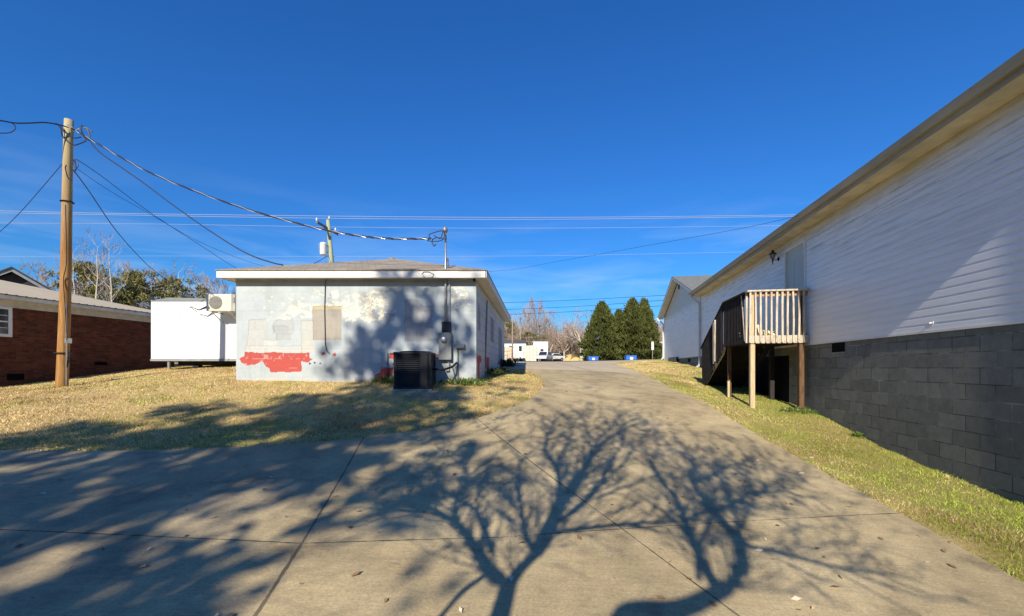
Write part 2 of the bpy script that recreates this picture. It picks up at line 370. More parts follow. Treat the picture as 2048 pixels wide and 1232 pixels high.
lawn('grass', -17, 1.2, 4.6, 18, 260000, .034, lambda x, y: .10+.14*np.clip((x+4)/4, 0, 1)+.22*np.clip((7.2-y)/1.5, 0, 1),
     'dry tan winter lawn in front of the painted block garage', lambda x, y: (x < drive_left(y)+.03) & ~((y > 9.08) & (x > -5.9) & (x < -.8+.056*(y-9.1))) & ~((x < -14.9+.148*(y-12.7)) & (y > 4)), pw=1.9)

# ------------------------------------------------------------------ painted block garage
GO = Vector((-5.90, 9.11, -.30)); GW = 5.135; GT = 1.86; TA = .0563; GD = 8.2
garage = empty('block_garage', GO, label='low painted concrete block garage with peeling pale blue and red paint', cat='garage')
M['painted_block'] = attr_mat('peeling_painted_block', .8, .2, 90, .35)
def pip(poly, x, y):
    c = np.zeros(x.shape, bool); n = len(poly)
    for i in range(n):
        x0, y0 = poly[i]; x1, y1 = poly[(i+1) % n]
        if y0 == y1: continue
        t = ((y0 > y) != (y1 > y)) & (x < (x1-x0)*(y-y0)/(y1-y0)+x0); c ^= t
    return c
def w2(p, ox=460, oy=540, s=5.134):         # measured wall survey -> metres along / above eye level
    return [((ox+a/s-472)/93.5, (736-(oy+b/s))/93.5) for a, b in p]
def block_pattern(u, v):
    row = np.floor(v/.2032+50); off = (row % 2)*.2032
    fu = ((u+off)/.4064) % 1*.4064; fv = (v/.2032+50) % 1*.2032
    d = np.minimum(np.minimum(fu, .4064-fu), np.minimum(fv, .2032-fv))
    bid = np.floor((u+off)/.4064)*7+row*13
    return d, bid
def paint_front(u, v):
    nu, nv = u+(fbm(u*9, v*9, 1)-.5)*.05, v+(fbm(u*9, v*9, 2)-.5)*.05
    f1 = fbm(u*3, v*3, 11); f2 = fbm(u*22, v*22, 14)
    C = np.array([.42,.475,.48])*(.90+.2*f1[..., None])*(.94+.12*f2[..., None])
    def put(mask, c, a=1.0):
        nonlocal C
        C = np.where(mask[..., None], C*(1-a)+np.array(c)*(.93+.14*f2[..., None])*a, C)
        ed = np.zeros_like(mask); ed[:-1] |= mask[:-1] & ~mask[1:]; ed[:, 1:] |= mask[:, 1:] & ~mask[:, :-1]; C = np.where(ed[..., None], C*.74, C)
    def rough_poly(p, **k): return pip(w2(p, **k), nu, nv)
    put(rough_poly([(190,510),(390,500),(395,570),(390,780),(160,850),(190,600)]), (.44,.455,.43), .85)
    put(rough_poly([(440,560),(470,520),(520,490),(575,455),(640,490),(665,560),(650,660),(440,650)]), (.40,.425,.42), .9)
    put(rough_poly([(440,570),(600,575),(600,640),(450,640)]), (.36,.385,.39), .8)
    put(rough_poly([(470,650),(630,655),(620,720),(470,720)]), (.38,.405,.40), .8)
    put(rough_poly([(160,780),(860,775),(860,850),(150,850)]), (.49,.505,.47), .8)
    put(rough_poly([(330,720),(480,720),(480,780),(330,780)]), (.50,.515,.48), .8)
    put(rough_poly([(730,520),(860,510),(860,850),(730,840)]), (.49,.485,.42), .7)
    put(rough_poly([(1440,480),(1560,450),(1620,540),(1590,590),(1520,540),(1440,545)]), (.34,.38,.40), .7)
    put(rough_poly([(1030,225),(1045,230),(1040,300),(1000,300)]), (.36,.38,.38), .9)
    band = pip(w2([(400,470),(560,440),(590,380),(690,330),(860,340),(960,320),(1150,330),(1180,270),(1350,225),(1540,250),(1640,300),(1640,470),(1440,530),(1150,535),(1150,505),(850,505),(700,515),(560,475),(420,500)]), u+(f1-.5)*.3, v+(f1-.5)*.2)
    fl = fbm(u*11, v*14, 40, 5, .75)
    put(band & (fl > .46), (.74,.71,.56))
    sp = pip(w2([(320,200),(1700,190),(1700,470),(900,480),(300,430)]), u, v)
    put(sp & (fl > .63), (.70,.68,.56))
    put(pip(w2([(1030,210),(1110,205),(1120,270),(1080,300),(1045,280)]), nu, nv), (.74,.71,.56))
    put(pip(w2([(1180,260),(1230,250),(1260,520),(1180,530)]), nu, nv) & (fl > .4), (.70,.68,.57))
    # right part flakes
    put(pip(w2([(620,470),(700,470),(780,640),(620,640)], 700, 420, 3.08), nu, nv) & (fl > .55), (.70,.70,.60))
    # infilled windows
    put(pip(w2([(845,372),(1145,368),(1145,718),(850,720)]), u+(f2-.5)*.02, v+(f2-.5)*.02), (.36,.335,.28))
    put(pip(w2([(850,372),(1145,368),(1140,400),(850,410)]), nu, nv), (.47,.40,.26))
    put(pip(w2([(335,560),(370,545),(425,560),(440,590),(510,592),(508,810),(338,810)], 700, 420, 3.08), nu, nv), (.35,.36,.355))
    put(pip(w2([(210,637),(275,640),(275,680),(235,690),(210,660)], 700, 420, 3.08), u, v), (.28,.31,.33), .8)
    # red
    RED = (.43,.085,.068)
    put(rough_poly([(90,915),(150,885),(150,848),(815,850),(825,905),(850,920),(790,950),(735,935),(735,1048),(415,1048),(400,1010),(370,995),(350,950),(330,935),(250,970),(170,980),(110,950)]), RED)
    put(pip(w2([(125,580),(290,580),(290,670),(220,700),(220,750),(50,740),(60,680),(125,640)], 740, 640, 6.16), nu, nv), RED)
    put(pip(w2([(230,415),(345,415),(345,500),(230,480)], 740, 640, 6.16), nu, nv), RED)
    put(pip(w2([(775,420),(860,420),(860,440),(790,450)], 740, 640, 6.16), nu, nv), RED)
    for a, b, r, c in ((870,955,14,(.02,.025,.04)),(815,958,15,(.02,.025,.04)),(930,955,13,(.02,.025,.04)),(952,862,20,RED),(1072,870,23,RED)):
        put(pip(w2([(a-r,b),(a,b-r*.9),(a+r,b),(a,b+r)]), nu, nv), c)
    put(pip(w2([(265,538),(290,515),(315,538),(290,560)], 740, 640, 6.16), nu, nv), (.02,.025,.04))
    d, bid = block_pattern(u, v)
    hue = np.sin(bid*12.9898)*43758.5453 % 1
    C *= (1+.05*(hue-.5))[..., None]
    C *= (1-.06*(d < .007))[..., None]
    # red paint scuffs
    sc = (C[..., 0] > C[..., 1]*2) & ((fbm(u*14, v*14, 60) > .73) | ((d < .005) & (fbm(u*5, v*5, 61) > .60)))
    C = np.where(sc[..., None], np.array([.50,.26,.23]), C)
    # splashed soil along the foot
    g = np.clip((.13-(v-(-.33+.0*u)))/.24+(f1-.5)*1.2, 0, 1)
    C = C*(1-g[..., None]*.75)+np.array([.52,.40,.22])*g[..., None]*.75
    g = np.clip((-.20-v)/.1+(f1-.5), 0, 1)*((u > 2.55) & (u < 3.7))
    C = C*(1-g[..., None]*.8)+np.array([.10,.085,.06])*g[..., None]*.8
    st = np.clip(fbm(u*7, v*.7, 70)-.62, 0, 1)*.5
    C *= (1-st)[..., None]
    return C, d
def paint_side(u, v):
    nu, nv = u+(fbm(u*6, v*6, 5)-.5)*.12, v+(fbm(u*6, v*6, 6)-.5)*.08
    f1 = fbm(u*2, v*3, 15); f2 = fbm(u*12, v*22, 16)
    C = np.array([.52,.57,.59])*(.85+.3*f1[..., None])*(.95+.1*f2[..., None])
    def put(mask, c):
        nonlocal C
        C = np.where(mask[..., None], np.array(c)*(.93+.14*f2[..., None]), C)
    put((nu > .25) & (nu < .68) & (nv > .85) & (nv < 1.45) & (nv < 1.5-.2*nu), (.33,.35,.35))
    put((u > 2.9) & (u < 3.85) & (v > .75) & (v < 1.45), (.30,.30,.29))
    put((u > 5.4) & (u < 6.9) & (v > .2) & (v < 1.4), (.28,.29,.30))
    RED = (.50,.10,.085)
    put((nu > .12) & (nu < .85) & (nv > .12) & (nv < .28), RED)
    put((nu > .22) & (nu < .55) & (nv > -.45) & (nv < .28), RED)
    put((nu > 1.5) & (nu < 2.5) & (nv > .02) & (nv < .28), RED)
    put((nu > 1.9) & (nu < 2.5) & (nv > -.12) & (nv < .2), RED)
    put((nu > 5.2) & (nu < 6.4) & (nv > .12) & (nv < .24), RED)
    d, bid = block_pattern(u, v); C *= (1-.14*(d < .02))[..., None]
    g = np.clip((.05-v)/.3+(f1-.5), 0, 1); C = C*(1-g[..., None]*.4)+np.array([.35,.28,.18])*g[..., None]*.4
    return C, d
def wall_grid(name, W, z0, z1, du, dv, f, place, parent):
    us = np.arange(0, W+du*.5, du); us[-1] = W; vs = np.arange(z0, z1+dv*.5, dv); vs[-1] = z1
    U, Vv = np.meshgrid(us, vs); C, d = f(U, Vv)
    dep = np.where(d < .008, .0012, 0)+(fbm(U*4, Vv*4, 80)-.5)*.004
    P = place(U, Vv, dep); idx = np.arange(U.size).reshape(U.shape)
    Fq = np.stack([idx[:-1, :-1], idx[:-1, 1:], idx[1:, 1:], idx[1:, :-1]], -1).reshape(-1, 4)
    return np_mesh(name, P.reshape(-1, 3), Fq, M['painted_block'], parent, C.reshape(-1, 3), smooth=True)
zb = -.75
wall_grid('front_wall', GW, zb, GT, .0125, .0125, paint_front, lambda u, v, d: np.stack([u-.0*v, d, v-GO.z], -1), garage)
L = sqrt(1+TA*TA)
wall_grid('side_wall', GD*L, zb, GT, .05, .0125, paint_side, lambda u, v, d: np.stack([GW+u/L*TA-d, u/L, v-GO.z], -1), garage)
M['block_pale'] = plain('painted_block_plain', (.50,.54,.55), .85, .2, var=.12, scale=2)
b = MB(); zt = GT-GO.z; z0 = zb-GO.z
b.add([(0,.004,z0),(0,.004,zt),(TA*GD,GD,zt),(TA*GD,GD,z0)], [(0,1,2,3)])
b.add([(TA*GD,GD,z0),(TA*GD,GD,zt),(GW+TA*GD,GD,zt),(GW+TA*GD,GD,z0)], [(0,1,2,3)])
b.build('rear_wall', M['block_pale'], garage)
# soffit, fascia, roof (local coordinates, height above GO)
OH = .22; OF = .21
def gp(x, y, z): return (x+TA*y, y, z-GO.z)
zf0, zf1 = 1.885, 2.035
b = MB()
b.add([gp(-OH, -OF, zf0+.012), gp(GW+OH, -OF, zf0+.012), gp(GW+OH, GD+.3, zf0+.012), gp(-OH, GD+.3, zf0+.012)], [(0,1,2,3)])
b.add([gp(-OH, -OF, zf0+.03), gp(GW+OH, -OF, zf0+.03), gp(GW+OH, GD+.3, zf0+.03), gp(-OH, GD+.3, zf0+.03)], [(0,1,2,3)])
b.build('soffit', M['trim_white'], garage)
b = MB()
t = .025
b.box(gp(-OH-.0, -OF-t, zf0), (GW+OH, -OF, zf1-GO.z))
for xx in (-OH-t, GW+OH):
    q = [gp(xx, -OF-t, zf0), gp(xx+t, -OF-t, zf0), gp(xx+t, GD+.3, zf0), gp(xx, GD+.3, zf0)]
    b.add([Vector(v) for v in q]+[Vector(v)+Vector((0,0,zf1-zf0)) for v in q], [(0,3,2,1),(4,5,6,7),(0,1,5,4),(1,2,6,5),(2,3,7,6),(3,0,4,7)])
b.build('fascia', M['white_paint'], garage)
b = MB(); b.box((.0, -.018, GT-.02-GO.z), (GW, -.002, zf0+.012-GO.z)); b.build('frieze_board', plain('frieze_grey', (.36,.36,.35), .7), garage)
n = NM('asphalt_shingle')
bt = n.n('ShaderNodeTexBrick'); s = n.sep(); n.ln(n.comb(n.math('ADD', s[0], n.math('MULTIPLY', s[1], .37)), n.math('ADD', n.math('MULTIPLY', s[2], 3.2), 0.0)), bt.inputs[0])
for k, v in (('Scale', 1), ('Mortar Size', .006), ('Brick Width', .3), ('Row Height', .14), ('Bias', 0)): bt.inputs[k].default_value = v
bt.inputs['Color1'].default_value = (.27,.235,.185,1); bt.inputs['Color2'].default_value = (.34,.30,.235,1); bt.inputs['Mortar'].default_value = (.15,.13,.10,1)
n.bump(n.noise(90, 4, .8), .5, .01)
M['shingle'] = n.out(n.mix(1, bt.outputs[0], n.ramp(n.noise(2.5, 6, .7), [(.3, (.75,.75,.75)), (.7, (1.2,1.2,1.2))]), 'MULTIPLY'), .92, .15)
e = OH+.04; hw = (GW+2*e)/2; rz = 2.045+hw*.337; D = GD+.34
A_, B_, C_, D_ = gp(-e, -OF-.05, 2.045), gp(GW+e, -OF-.05, 2.045), gp(GW+e, D, 2.045), gp(-e, D, 2.045)
R1, R2 = gp(GW/2, -OF-.05+hw, rz), gp(GW/2, D-hw, rz)
b = MB(); b.add([A_, B_, C_, D_, R1, R2], [(0,1,4),(1,2,5,4),(2,3,5),(3,0,4,5)])
lo = [(p[0], p[1], p[2]-.014) for p in (A_, B_, C_, D_)]
b.add([A_, B_, C_, D_]+lo, [(0,4,5,1),(1,5,6,2),(2,6,7,3),(3,7,4,0),(4,7,6,5)])
roof = b.build('roof', M['shingle'], garage)
b = MB()
for x, y in ((2.40, 2.72), (3.15, 4.4)):
    z = rz-GO.z-.05; b = MB(); b.lathe([(.05, -.05), (.05, .06), (.09, .06), (.08, .10), (.03, .12)], 10, (x+TA*y, y, z)); b.build('roof_vent', M['shingle'], roof)

b = MB(); z = 2.045-GO.z; b.lathe([(.035, -.05), (.035, .30)], 10, (4.51, .02, z)); b.build('vent_pipe', M['galv'], roof, smooth=True)
# electric service on the wall
px = lambda x, yy=0: (x-472)/93.5
pz = lambda y: (736-y)/93.5-GO.z
b = MB(); b.tube([(px(891.5), -.045, pz(668)), (px(891.5), -.045, pz(560)), (px(891.5), -.045, 2.9-GO.z)], .024, 10)
b.build('service_mast', M['galv'], garage, smooth=True)
b = MB(); b.lathe([(.13, -.02), (.10, .015), (.035, .05)], 14, (px(891.5), -.045, 2.03-GO.z+.03)); b.build('mast_flashing', M['dark_metal'], garage)
b = MB(); b.lathe([(.03, -.05), (.055, -.03), (.055, .03), (.04, .06), (.01, .075)], 12, (px(891.5)-.01, -.055, 2.93-GO.z)); b.build('weatherhead', M['grey_metal'], garage, smooth=True)
b = MB(); b.tube([(px(898.8), -.03, pz(668)), (px(898.8), -.03, pz(575)), (px(898.8), -.03, pz(563))], .019, 10)
for yy in (590, 640):
    b.box((px(895.5), -.02, pz(yy)), (px(902), -.002, pz(yy)+.02))
b.build('conduit', M['galv'], garage, smooth=False)
mb = MB().box((px(879), -.13, pz(720)), (px(904), -.004, pz(666))).build('meter_box', M['grey_metal'], garage, bevel=.008)
b = MB(); b.lathe([(.065, 0), (.065, .03), (.055, .05), (.03, .055)], 16); o = b.build('meter', M['galv'], mb, smooth=True); o.rotation_euler = (pi/2, 0, 0); o.location = (px(889.5), -.128, pz(680))
MB().box((px(884), -.07, pz(668)), (px(902), -.008, pz(644))).build('service_panel', M['dark_metal'], garage, bevel=.004)
jb = MB().box((px(913), -.09, pz(696.5)), (px(929.5), -.004, pz(687.5))).build('junction_box', M['grey_metal'], garage, bevel=.004)
b = MB(); b.tube([(px(916.5), -.025, pz(697)), (px(916.3), -.025, pz(768))], .010, 6); b.tube([(px(913), -.02, pz(697)), (px(915), -.02, pz(704)), (px(915), -.02, pz(768))], .006, 6); b.build('conduit', M['grey_metal'], garage)
b = MB(); b.box((px(892), -.06, pz(742)), (px(899), -.004, pz(728))); b.tube([(px(895), -.05, pz(722)), (px(900), -.07, pz(727)), (px(905), -.05, pz(735)), (px(912), -.03, pz(760))], .009, 6)
b.build('disconnect_box', M['galv'], garage)
b = MB(); b.tube([(px(654), -.02, pz(559)), (px(651), -.02, pz(566)), (px(649.5), -.015, pz(620)), (px(651), -.015, pz(690)), (px(654), -.015, pz(702)), (px(660), -.012, pz(708))], .008, 6)
b.build('cable', M['cable_black'], garage)
b = MB(); b.tube([(GW+.07, 1.6, zb-GO.z), (GW+.14, 1.6, 1.7-GO.z)], .02, 8); b.build('conduit', M['grey_metal'], garage)
b = MB(); b.tube([(px(848), -.24, 1.95-GO.z), (px(852), -.245, 2.0-GO.z), (px(862), -.245, 2.0-GO.z), (px(872), -.245, 1.95-GO.z), (px(868), -.245, 1.88-GO.z), (px(855), -.245, 1.88-GO.z), (px(850), -.245, 1.93-GO.z)], .006, 5); b.build('cable', M['cable_black'], garage)
b = MB(); b.tube([(px(949), -.05, 1.86-GO.z), (px(949), -.10, 1.87-GO.z)], .03, 10); b.build('camera', M['black'], garage)
b = MB(); b.tube([(px(789), -.05, pz(706)), (px(776), -.03, pz(706.5)), (px(776), -.03, pz(770))], .008, 6); b.build('cable', M['cable_black'], garage)

# central air conditioner condenser in front of the wall
cx, cy = at(831, 780, 8.62).x, 8.62; cz = h1(cx, cy)-.055
ac = empty('air_conditioner', (cx, cy, cz), radians(3), label='black louvred central air conditioner standing against the garage front wall', cat='air conditioner')
MB().box((-.38, -.38, -.03), (.38, .38, .03)).build('pad', plain('pad', (.3,.29,.26), .9), ac, bevel=.01)
b = MB(); r = .34
for sx_ in (-1, 1):
    for sy in (-1, 1): b.box((sx_*.335-.025, sy*.335-.025, .03), (sx_*.335+.025, sy*.335+.025, .74))
b.box((-.365, -.365, .03), (.365, .365, .07)); b.box((-.365, -.365, .71), (.365, .365, .75)); b.box((.15, -.37, .07), (.30, -.345, .72))
b.build('cabinet', M['dark_metal'], ac, bevel=.006)
b = MB()
for k in range(17):
    z = .085+k*.037
    for ang in range(4):
        R = Matrix.Rotation(ang*pi/2, 4, 'Z')
        vs = [(-.33, -.335, z+.026), (.33, -.335, z+.026), (.33, -.362, z), (-.33, -.362, z)]
        b.add([R @ Vector(v) for v in vs], [(0,1,2,3)])
b.build('louvre', plain('louvre_metal', (.045,.05,.055), .35, .5, .3), ac)
MB().box((-.32, -.32, .07), (.32, .32, .71)).build('coil', M['black'], ac)
b = MB(); b.lathe([(.30, .75), (.31, .762), (.29, .775)], 24)
for k in range(9): b.tube([(.03*(k+1)*cos(a*pi/12), .03*(k+1)*sin(a*pi/12), .772) for a in range(25)], .003, 4)
b.build('fan_guard', M['dark_metal'], ac)
b = MB(); b.tube([(.34, -.05, .42), (.55, 0, .40), (.72, .2, .46), (.80, .38, .55)], .022, 8); b.build('hose', M['black'], ac, smooth=True)

# ------------------------------------------------------------------ white vinyl sided house on a dark block foundation
PH = radians(90-9.92)
HO = Vector((6.45, 9.25, 0))
house = empty('sided_house', (HO.x, HO.y, 0), PH, label='long white vinyl sided house on a dark painted block foundation', cat='house')
wx = Vector((cos(PH), sin(PH), 0)); wy = Vector((-sin(PH), cos(PH), 0))
def hw_(t, o, z=0): return HO+wx*t+wy*o+Vector((0, 0, z))
n = NM('vinyl_siding'); s = n.sep()
c = n.ramp(n.noise(1.2, 5, .6, n.mapping((.35, 1, 2.4))), [(.3, (.72,.71,.69)), (.7, (.80,.79,.76))])
dirt = n.math('MULTIPLY', n.ramp(n.noise(1, 6, .7, n.mapping((1.1, 1, 26))), [(.48, (0,0,0)), (.66, (1,1,1))]), .9)
up = n.math('MULTIPLY', n.math('SUBTRACT', s[2], 1.3), .8, True)
c = n.mix(n.math('MULTIPLY', dirt, n.math('ADD', n.math('MULTIPLY', up, .7), .15)), c, (.36,.35,.30))
tan_ = n.math('MULTIPLY', n.math('SUBTRACT', n.math('ADD', s[2], n.math('MULTIPLY', n.noise(3, 4, .6), .5)), 2.95), 2.5, True)
c = n.mix(n.math('MULTIPLY', tan_, .7), c, (.46,.38,.20))
M['siding'] = n.out(c, .38, .5)
M['soffit_dirty'] = plain('soffit_dirty', (.66,.59,.42), .7, .25, var=.25, scale=2.5)
M['gutter'] = plain('gutter_aluminium', (.33,.30,.23), .55, .35, var=.22, scale=2, stretch=(.5,3,3))
n = NM('painted_foundation_block'); s = n.sep()
bt = n.n('ShaderNodeTexBrick'); n.ln(n.comb(s[0], n.math('ADD', s[2], n.math('MULTIPLY', s[1], 0.0))), bt.inputs[0])
for k, v in (('Scale', 1), ('Mortar Size', .008), ('Mortar Smooth', .3), ('Brick Width', .4064), ('Row Height', .2032), ('Bias', 0)): bt.inputs[k].default_value = v
bt.inputs['Color1'].default_value = (.135,.142,.125,1); bt.inputs['Color2'].default_value = (.19,.197,.17,1); bt.inputs['Mortar'].default_value = (.34,.33,.27,1)
mort = n.ramp(n.noise(1.7, 5, .7), [(.46, (0,0,0)), (.64, (1,1,1))])
base = n.mix(bt.outputs['Fac'], bt.outputs['Color'], n.mix(mort, (.075,.078,.07), (.32,.30,.25)))
base = n.mix(1, base, n.ramp(n.noise(6, 6, .7), [(.3, (.8,.8,.82)), (.7, (1.2,1.2,1.15))]), 'MULTIPLY')
mt = n.math('SUBTRACT', n.math('MULTIPLY', n.noise(70, 4, .7), .35), bt.outputs['Fac'])
n.bump(mt, .7, .008)
M['foundation'] = n.out(base, .8, .25)
T0, T1, T2 = -6.5, 9.0, 17.45; ZS = .515; ZT = 3.05; BACK = -9.0
b = MB()
b.box((T0, BACK, -2.6), (T1, -.012, ZS)); b.box((T1, BACK-.5, -1.2), (T2, -.012, ZS-.004))
b.build('foundation', M['foundation'], house)
# lap siding: dutch lap profile, extruded along the wall
def siding(t0, t1, z0, z1, y=0.0, clip=None):
    b = MB(); hgt = .1143; z = z0; k = 0
    while z < z1-.001:
        zz = min(z+hgt, z1)
        prof = [(y+.001, z), (y+.0085, z+.001), (y+.0070, z+.080), (y+.0015, z+.104), (y+.001, zz)]
        prof = [p for p in prof if p[1] <= zz+1e-6]
        for (ya, za), (yb, zb_) in zip(prof[:-1], prof[1:]):
            ta, tb = (t0, t1) if clip is None else clip((za+zb_)/2)
            if tb-ta < .01: continue
            b.add([(ta, ya, za), (tb, ya, za), (tb, yb, zb_), (ta, yb, zb_)], [(0,1,2,3)])
        z = zz; k += 1
    return b
DT0, DT1, DZ1 = .18, 1.08, 2.79
b = siding(T0, DT0-.05, ZS, ZT); 
b2 = siding(DT0-.05, DT1+.05, DZ1+.06, ZT); b.v, b.f = b.v, b.f; b.add(b2.v, b2.f)
b2 = siding(DT1+.05, T1, ZS, ZT); b.add(b2.v, b2.f)
b2 = siding(DT0-.05, DT1+.05, ZS, .70); b.add(b2.v, b2.f)
b.build('siding', M['siding'], house, fix=False)
b = MB()
b.box((T0, BACK, ZS), (T1, -.06, ZT)); b.build('wall_core', M['trim_white'], house)
RP = .35; GR = (T1+T2)/2+.0; gz = ZT+RP*(T2-T1)/2
def gclip(z):
    if z <= ZT: return (T1+.005, T2)
    h = (z-ZT)/RP; return (T1+h, T2-h)
b = siding(T1, T2, ZS, gz-.02, .004, gclip); b.build('gable_siding', M['siding'], house, fix=False)
b = MB(); b.prism([(T1+.02, ZS), (T2, ZS), (T2, ZT), (GR, gz-.01), (T1+.02, ZT)], 'y', BACK-.4, -.04); b.build('gable_wall', M['siding'], house)
# trims
b = MB(); b.box((T0-.0, 0, ZS-.02), (T1, .016, ZS+.012)); b.box((T1, 0, ZS-.02), (T2, .014, ZS+.012)); b.build('base_trim', M['white_paint'], house)
b = MB()
for tt in (T1-.05, T2-.05, T0): MB().box((tt, -.03, ZS), (tt+.08, .022, ZT)).build('corner_trim', M['white_paint'], house)
MB().box((DT0-.068, 0, ZS+.12), (DT0-.053, .018, ZT)).build('trim_strip', M['white_paint'], house)
# eave
EO = .32
b = MB(); b.box((T0-.35, -.05, ZT), (T1+.05, EO, ZT+.012)); b.build('soffit', M['soffit_dirty'], house)
b = MB(); b.box((T0-.35, EO, ZT-.01), (T1+.0, EO+.022, ZT+.17)); b.build('fascia', M['gutter'], house)
gut = MB(); gut.prism([(EO+.022, ZT+.05), (EO+.08, ZT+.05), (EO+.105, ZT+.10), (EO+.125, ZT+.155), (EO+.115, ZT+.16), (EO+.098, ZT+.11), (EO+.07, ZT+.065), (EO+.022, ZT+.065)], 'x', T0-.37, T1+.06)
gut.build('gutter', M['gutter'], house)
b = MB(); Rz = ZT+.17; half = (EO+.03-BACK+.35)/2; yc = EO+.05-half
b.prism([(EO+.05, Rz), (yc, Rz+half*RP), (EO+.05-2*half, Rz), (EO+.05-2*half, Rz-.03), (yc, Rz+half*RP-.03), (EO+.05, Rz-.025)], 'x', T0-.38, T1+.6)
b.build('roof', M['shingle'], house)
b = MB(); b.add([(T0+.001, -.02, ZT), (T0+.001, BACK, ZT), (T0+.001, yc, Rz+half*RP-.1)], [(0,1,2)]); b.add([(T0-.34, EO, ZT+.1), (T0-.34, yc, Rz+half*RP-.02), (T0-.34, yc, Rz+half*RP-.2), (T0-.34, EO, ZT-.02)], [(0,1,2,3)])
b.build('gable_end', M['white_paint'], house)
# cross gable roof
ov = .32; e0 = T1-.38; e1 = T2+.38; zl = ZT+.02; zr = ZT+.02+RP*(GR-e0)
b = MB(); b.prism([(e0, zl+.12), (GR, zr+.12), (e1, zl+.12), (e1, zl+.09), (GR, zr+.09), (e0, zl+.09)], 'y', BACK-.8, ov+.03); b.build('gable_roof', plain('shingle_grey_green', (.17,.18,.17), .92, .15, var=.3, scale=9, bump=.6, bscale=120), house)
b = MB()
for a, c_ in ((e0, GR), (e1, GR)):
    z_a = zl; z_c = zr
    b.prism([(a, z_a-.03), (c_, z_c-.03), (c_, z_c+.088), (a, z_a+.088)], 'y', ov, ov+.02)
b.build('rake_board', M['white_paint'], house)
b = MB()
b.prism([(e0+.0, zl+.0), (GR, zr-.0), (GR, zr-.012), (e0, zl-.012)], 'y', 0, ov); b.prism([(e1, zl), (GR, zr), (GR, zr-.012), (e1, zl-.012)], 'y', 0, ov)
b.build('rake_soffit', M['trim_white'], house)
def downspout(t, zlow, nm='downspout'):
    b = MB(); p = [(t, EO+.08, ZT+.06), (t, EO+.06, ZT-.03), (t, .07, ZT-.30), (t, .055, ZT-.36), (t, .055, zlow+.12), (t-.06, .10, zlow+.03), (t-.22, .2, zlow)]
    for i in range(len(p)-1): b.bar(p[i], p[i+1], .075, .055, up=(1,0,0))
    return b.build(nm, M['trim_white'], house)
b = MB(); b.bar((T0-.30, .10, ZT-.02), (T0-.30, .10, -2.0), .10, .15, up=(0,1,0)); b.build('downspout', M['trim_white'], house)  # unseen downspout at the near end, added to shade the wall there
downspout(T1-.12, h1(*hw_(T1, .2)[:2])+.04); downspout(T2+.08, .55)
# gable vent, crawl space vents, hatch
b = MB(); b.box((13.0, .012, gz-.42), (13.25, .03, gz-.20)); b.build('gable_vent', M['hole_and_shade'], house)
for t0, t1, z0_, z1_ in ((-1.28, -.86, .305, .485), (10.75, 11.25, .28, .45)):
    f = MB(); f.box((t0-.02, -.012, z0_-.02), (t1+.02, .001, z0_)); f.build('crawl_vent_sill', plain('sill', (.25,.25,.24), .8), house)
    v = MB().box((t0, -.03, z0_), (t1, -.006, z1_)).build('crawl_vent', M['hole_and_shade'], house)
MB().box((.95, -.03, -1.5), (4.6, -.008, .30)).build('under_deck_shade', M['hole_and_shade'], house)  # black panel standing in for the deep shade under the deck
MB().box((13.3, -.012, .10), (14.8, .25, .58)).build('crawl_hatch', M['dark_metal'], house, bevel=.02)
b = MB()
b.tube([(-3.35, .012, .63), (-3.35, .045, .625)], .009, 8); b.box((-3.38, .008, .61), (-3.32, .014, .65)); b.build('tap', M['siding'], house)
# door
dr = empty('d', (0,0,0)); bpy.data.objects.remove(dr)
door = MB().box((DT0, -.05, .73), (DT1, -.02, DZ1)).build('door', plain('door_grey_green', (.47,.50,.45), .5, .35, var=.05), house)
b = MB()
for (a, c_, z0_, z1_) in ((.10,.40,.90,1.45),(.50,.80,.90,1.45),(.10,.40,1.60,2.55),(.50,.80,1.60,2.55)): b.box((DT0+a, -.021, z0_), (DT0+c_, -.014, z1_))
b.build('door_panel', plain('door_panel_grey', (.45,.48,.43), .5, .35, var=.05), door, bevel=.004)
b = MB(); b.tube([(DT0+.82-.02, -.02, 1.62), (DT0+.80, .04, 1.62)], .022, 10); b.tube([(DT0+.82, .04, 1.62), (DT0+.70, .045, 1.62)], .011, 8); b.build('door_handle', M['black'], door); b = MB(); b.tube([(DT0+.80, -.02, 1.76), (DT0+.80, .015, 1.76)], .028, 10); b.build('door_lock', M['black'], door)
b = MB()
b.box((DT0-.05, -.04, .70), (DT0, .024, DZ1+.055)); b.box((DT1, -.04, .70), (DT1+.05, .024, DZ1+.055)); b.box((DT0, -.04, DZ1), (DT1, .0235, DZ1+.055)); b.box((DT0, -.04, .69), (DT1, .03, .728))
b.build('door_frame', M['white_paint'], house)
# wall lantern
lt = empty('wall_lamp', (0,0,0)); lt.parent = house; lt.location = (1.46, 0, 2.76); lt.scale = (.86, .86, .86)
b = MB(); b.lathe([(.055, 0), (.055, .012), (.03, .03)], 14); o = b.build('wall_plate', M['black'], lt, smooth=True); o.rotation_euler = (-pi/2, 0, 0); o.location = (0, .012, -.03)
b = MB(); b.tube([(0, .03, -.03), (0, .09, -.06), (0, .16, -.04), (0, .17, .0)], .010, 8); b.tube([(0, .17, -.02), (0, .17, -.10), (0, .17, -.19)], [.03, .018, .006], 8); b.build('bracket', M['black'], lt)
b = MB()
for k in range(6):
    a = k*pi/3; b.tube([(.045*cos(a), .17+.045*sin(a), -.01), (.075*cos(a), .17+.075*sin(a), .12)], .006, 5)
b.lathe([(.11, .115), (.10, .13), (.035, .18), (.03, .20), (.045, .205), (.012, .24)], 6, (0, .17, 0)); b.build('lantern_cap', M['black'], lt)
b = MB(); b.lathe([(.04, -.005), (.065, .115)], 6, (0, .17, 0)); b.build('lantern_glass', plain('lantern_glass', (.30,.34,.36), .15, .5), lt)

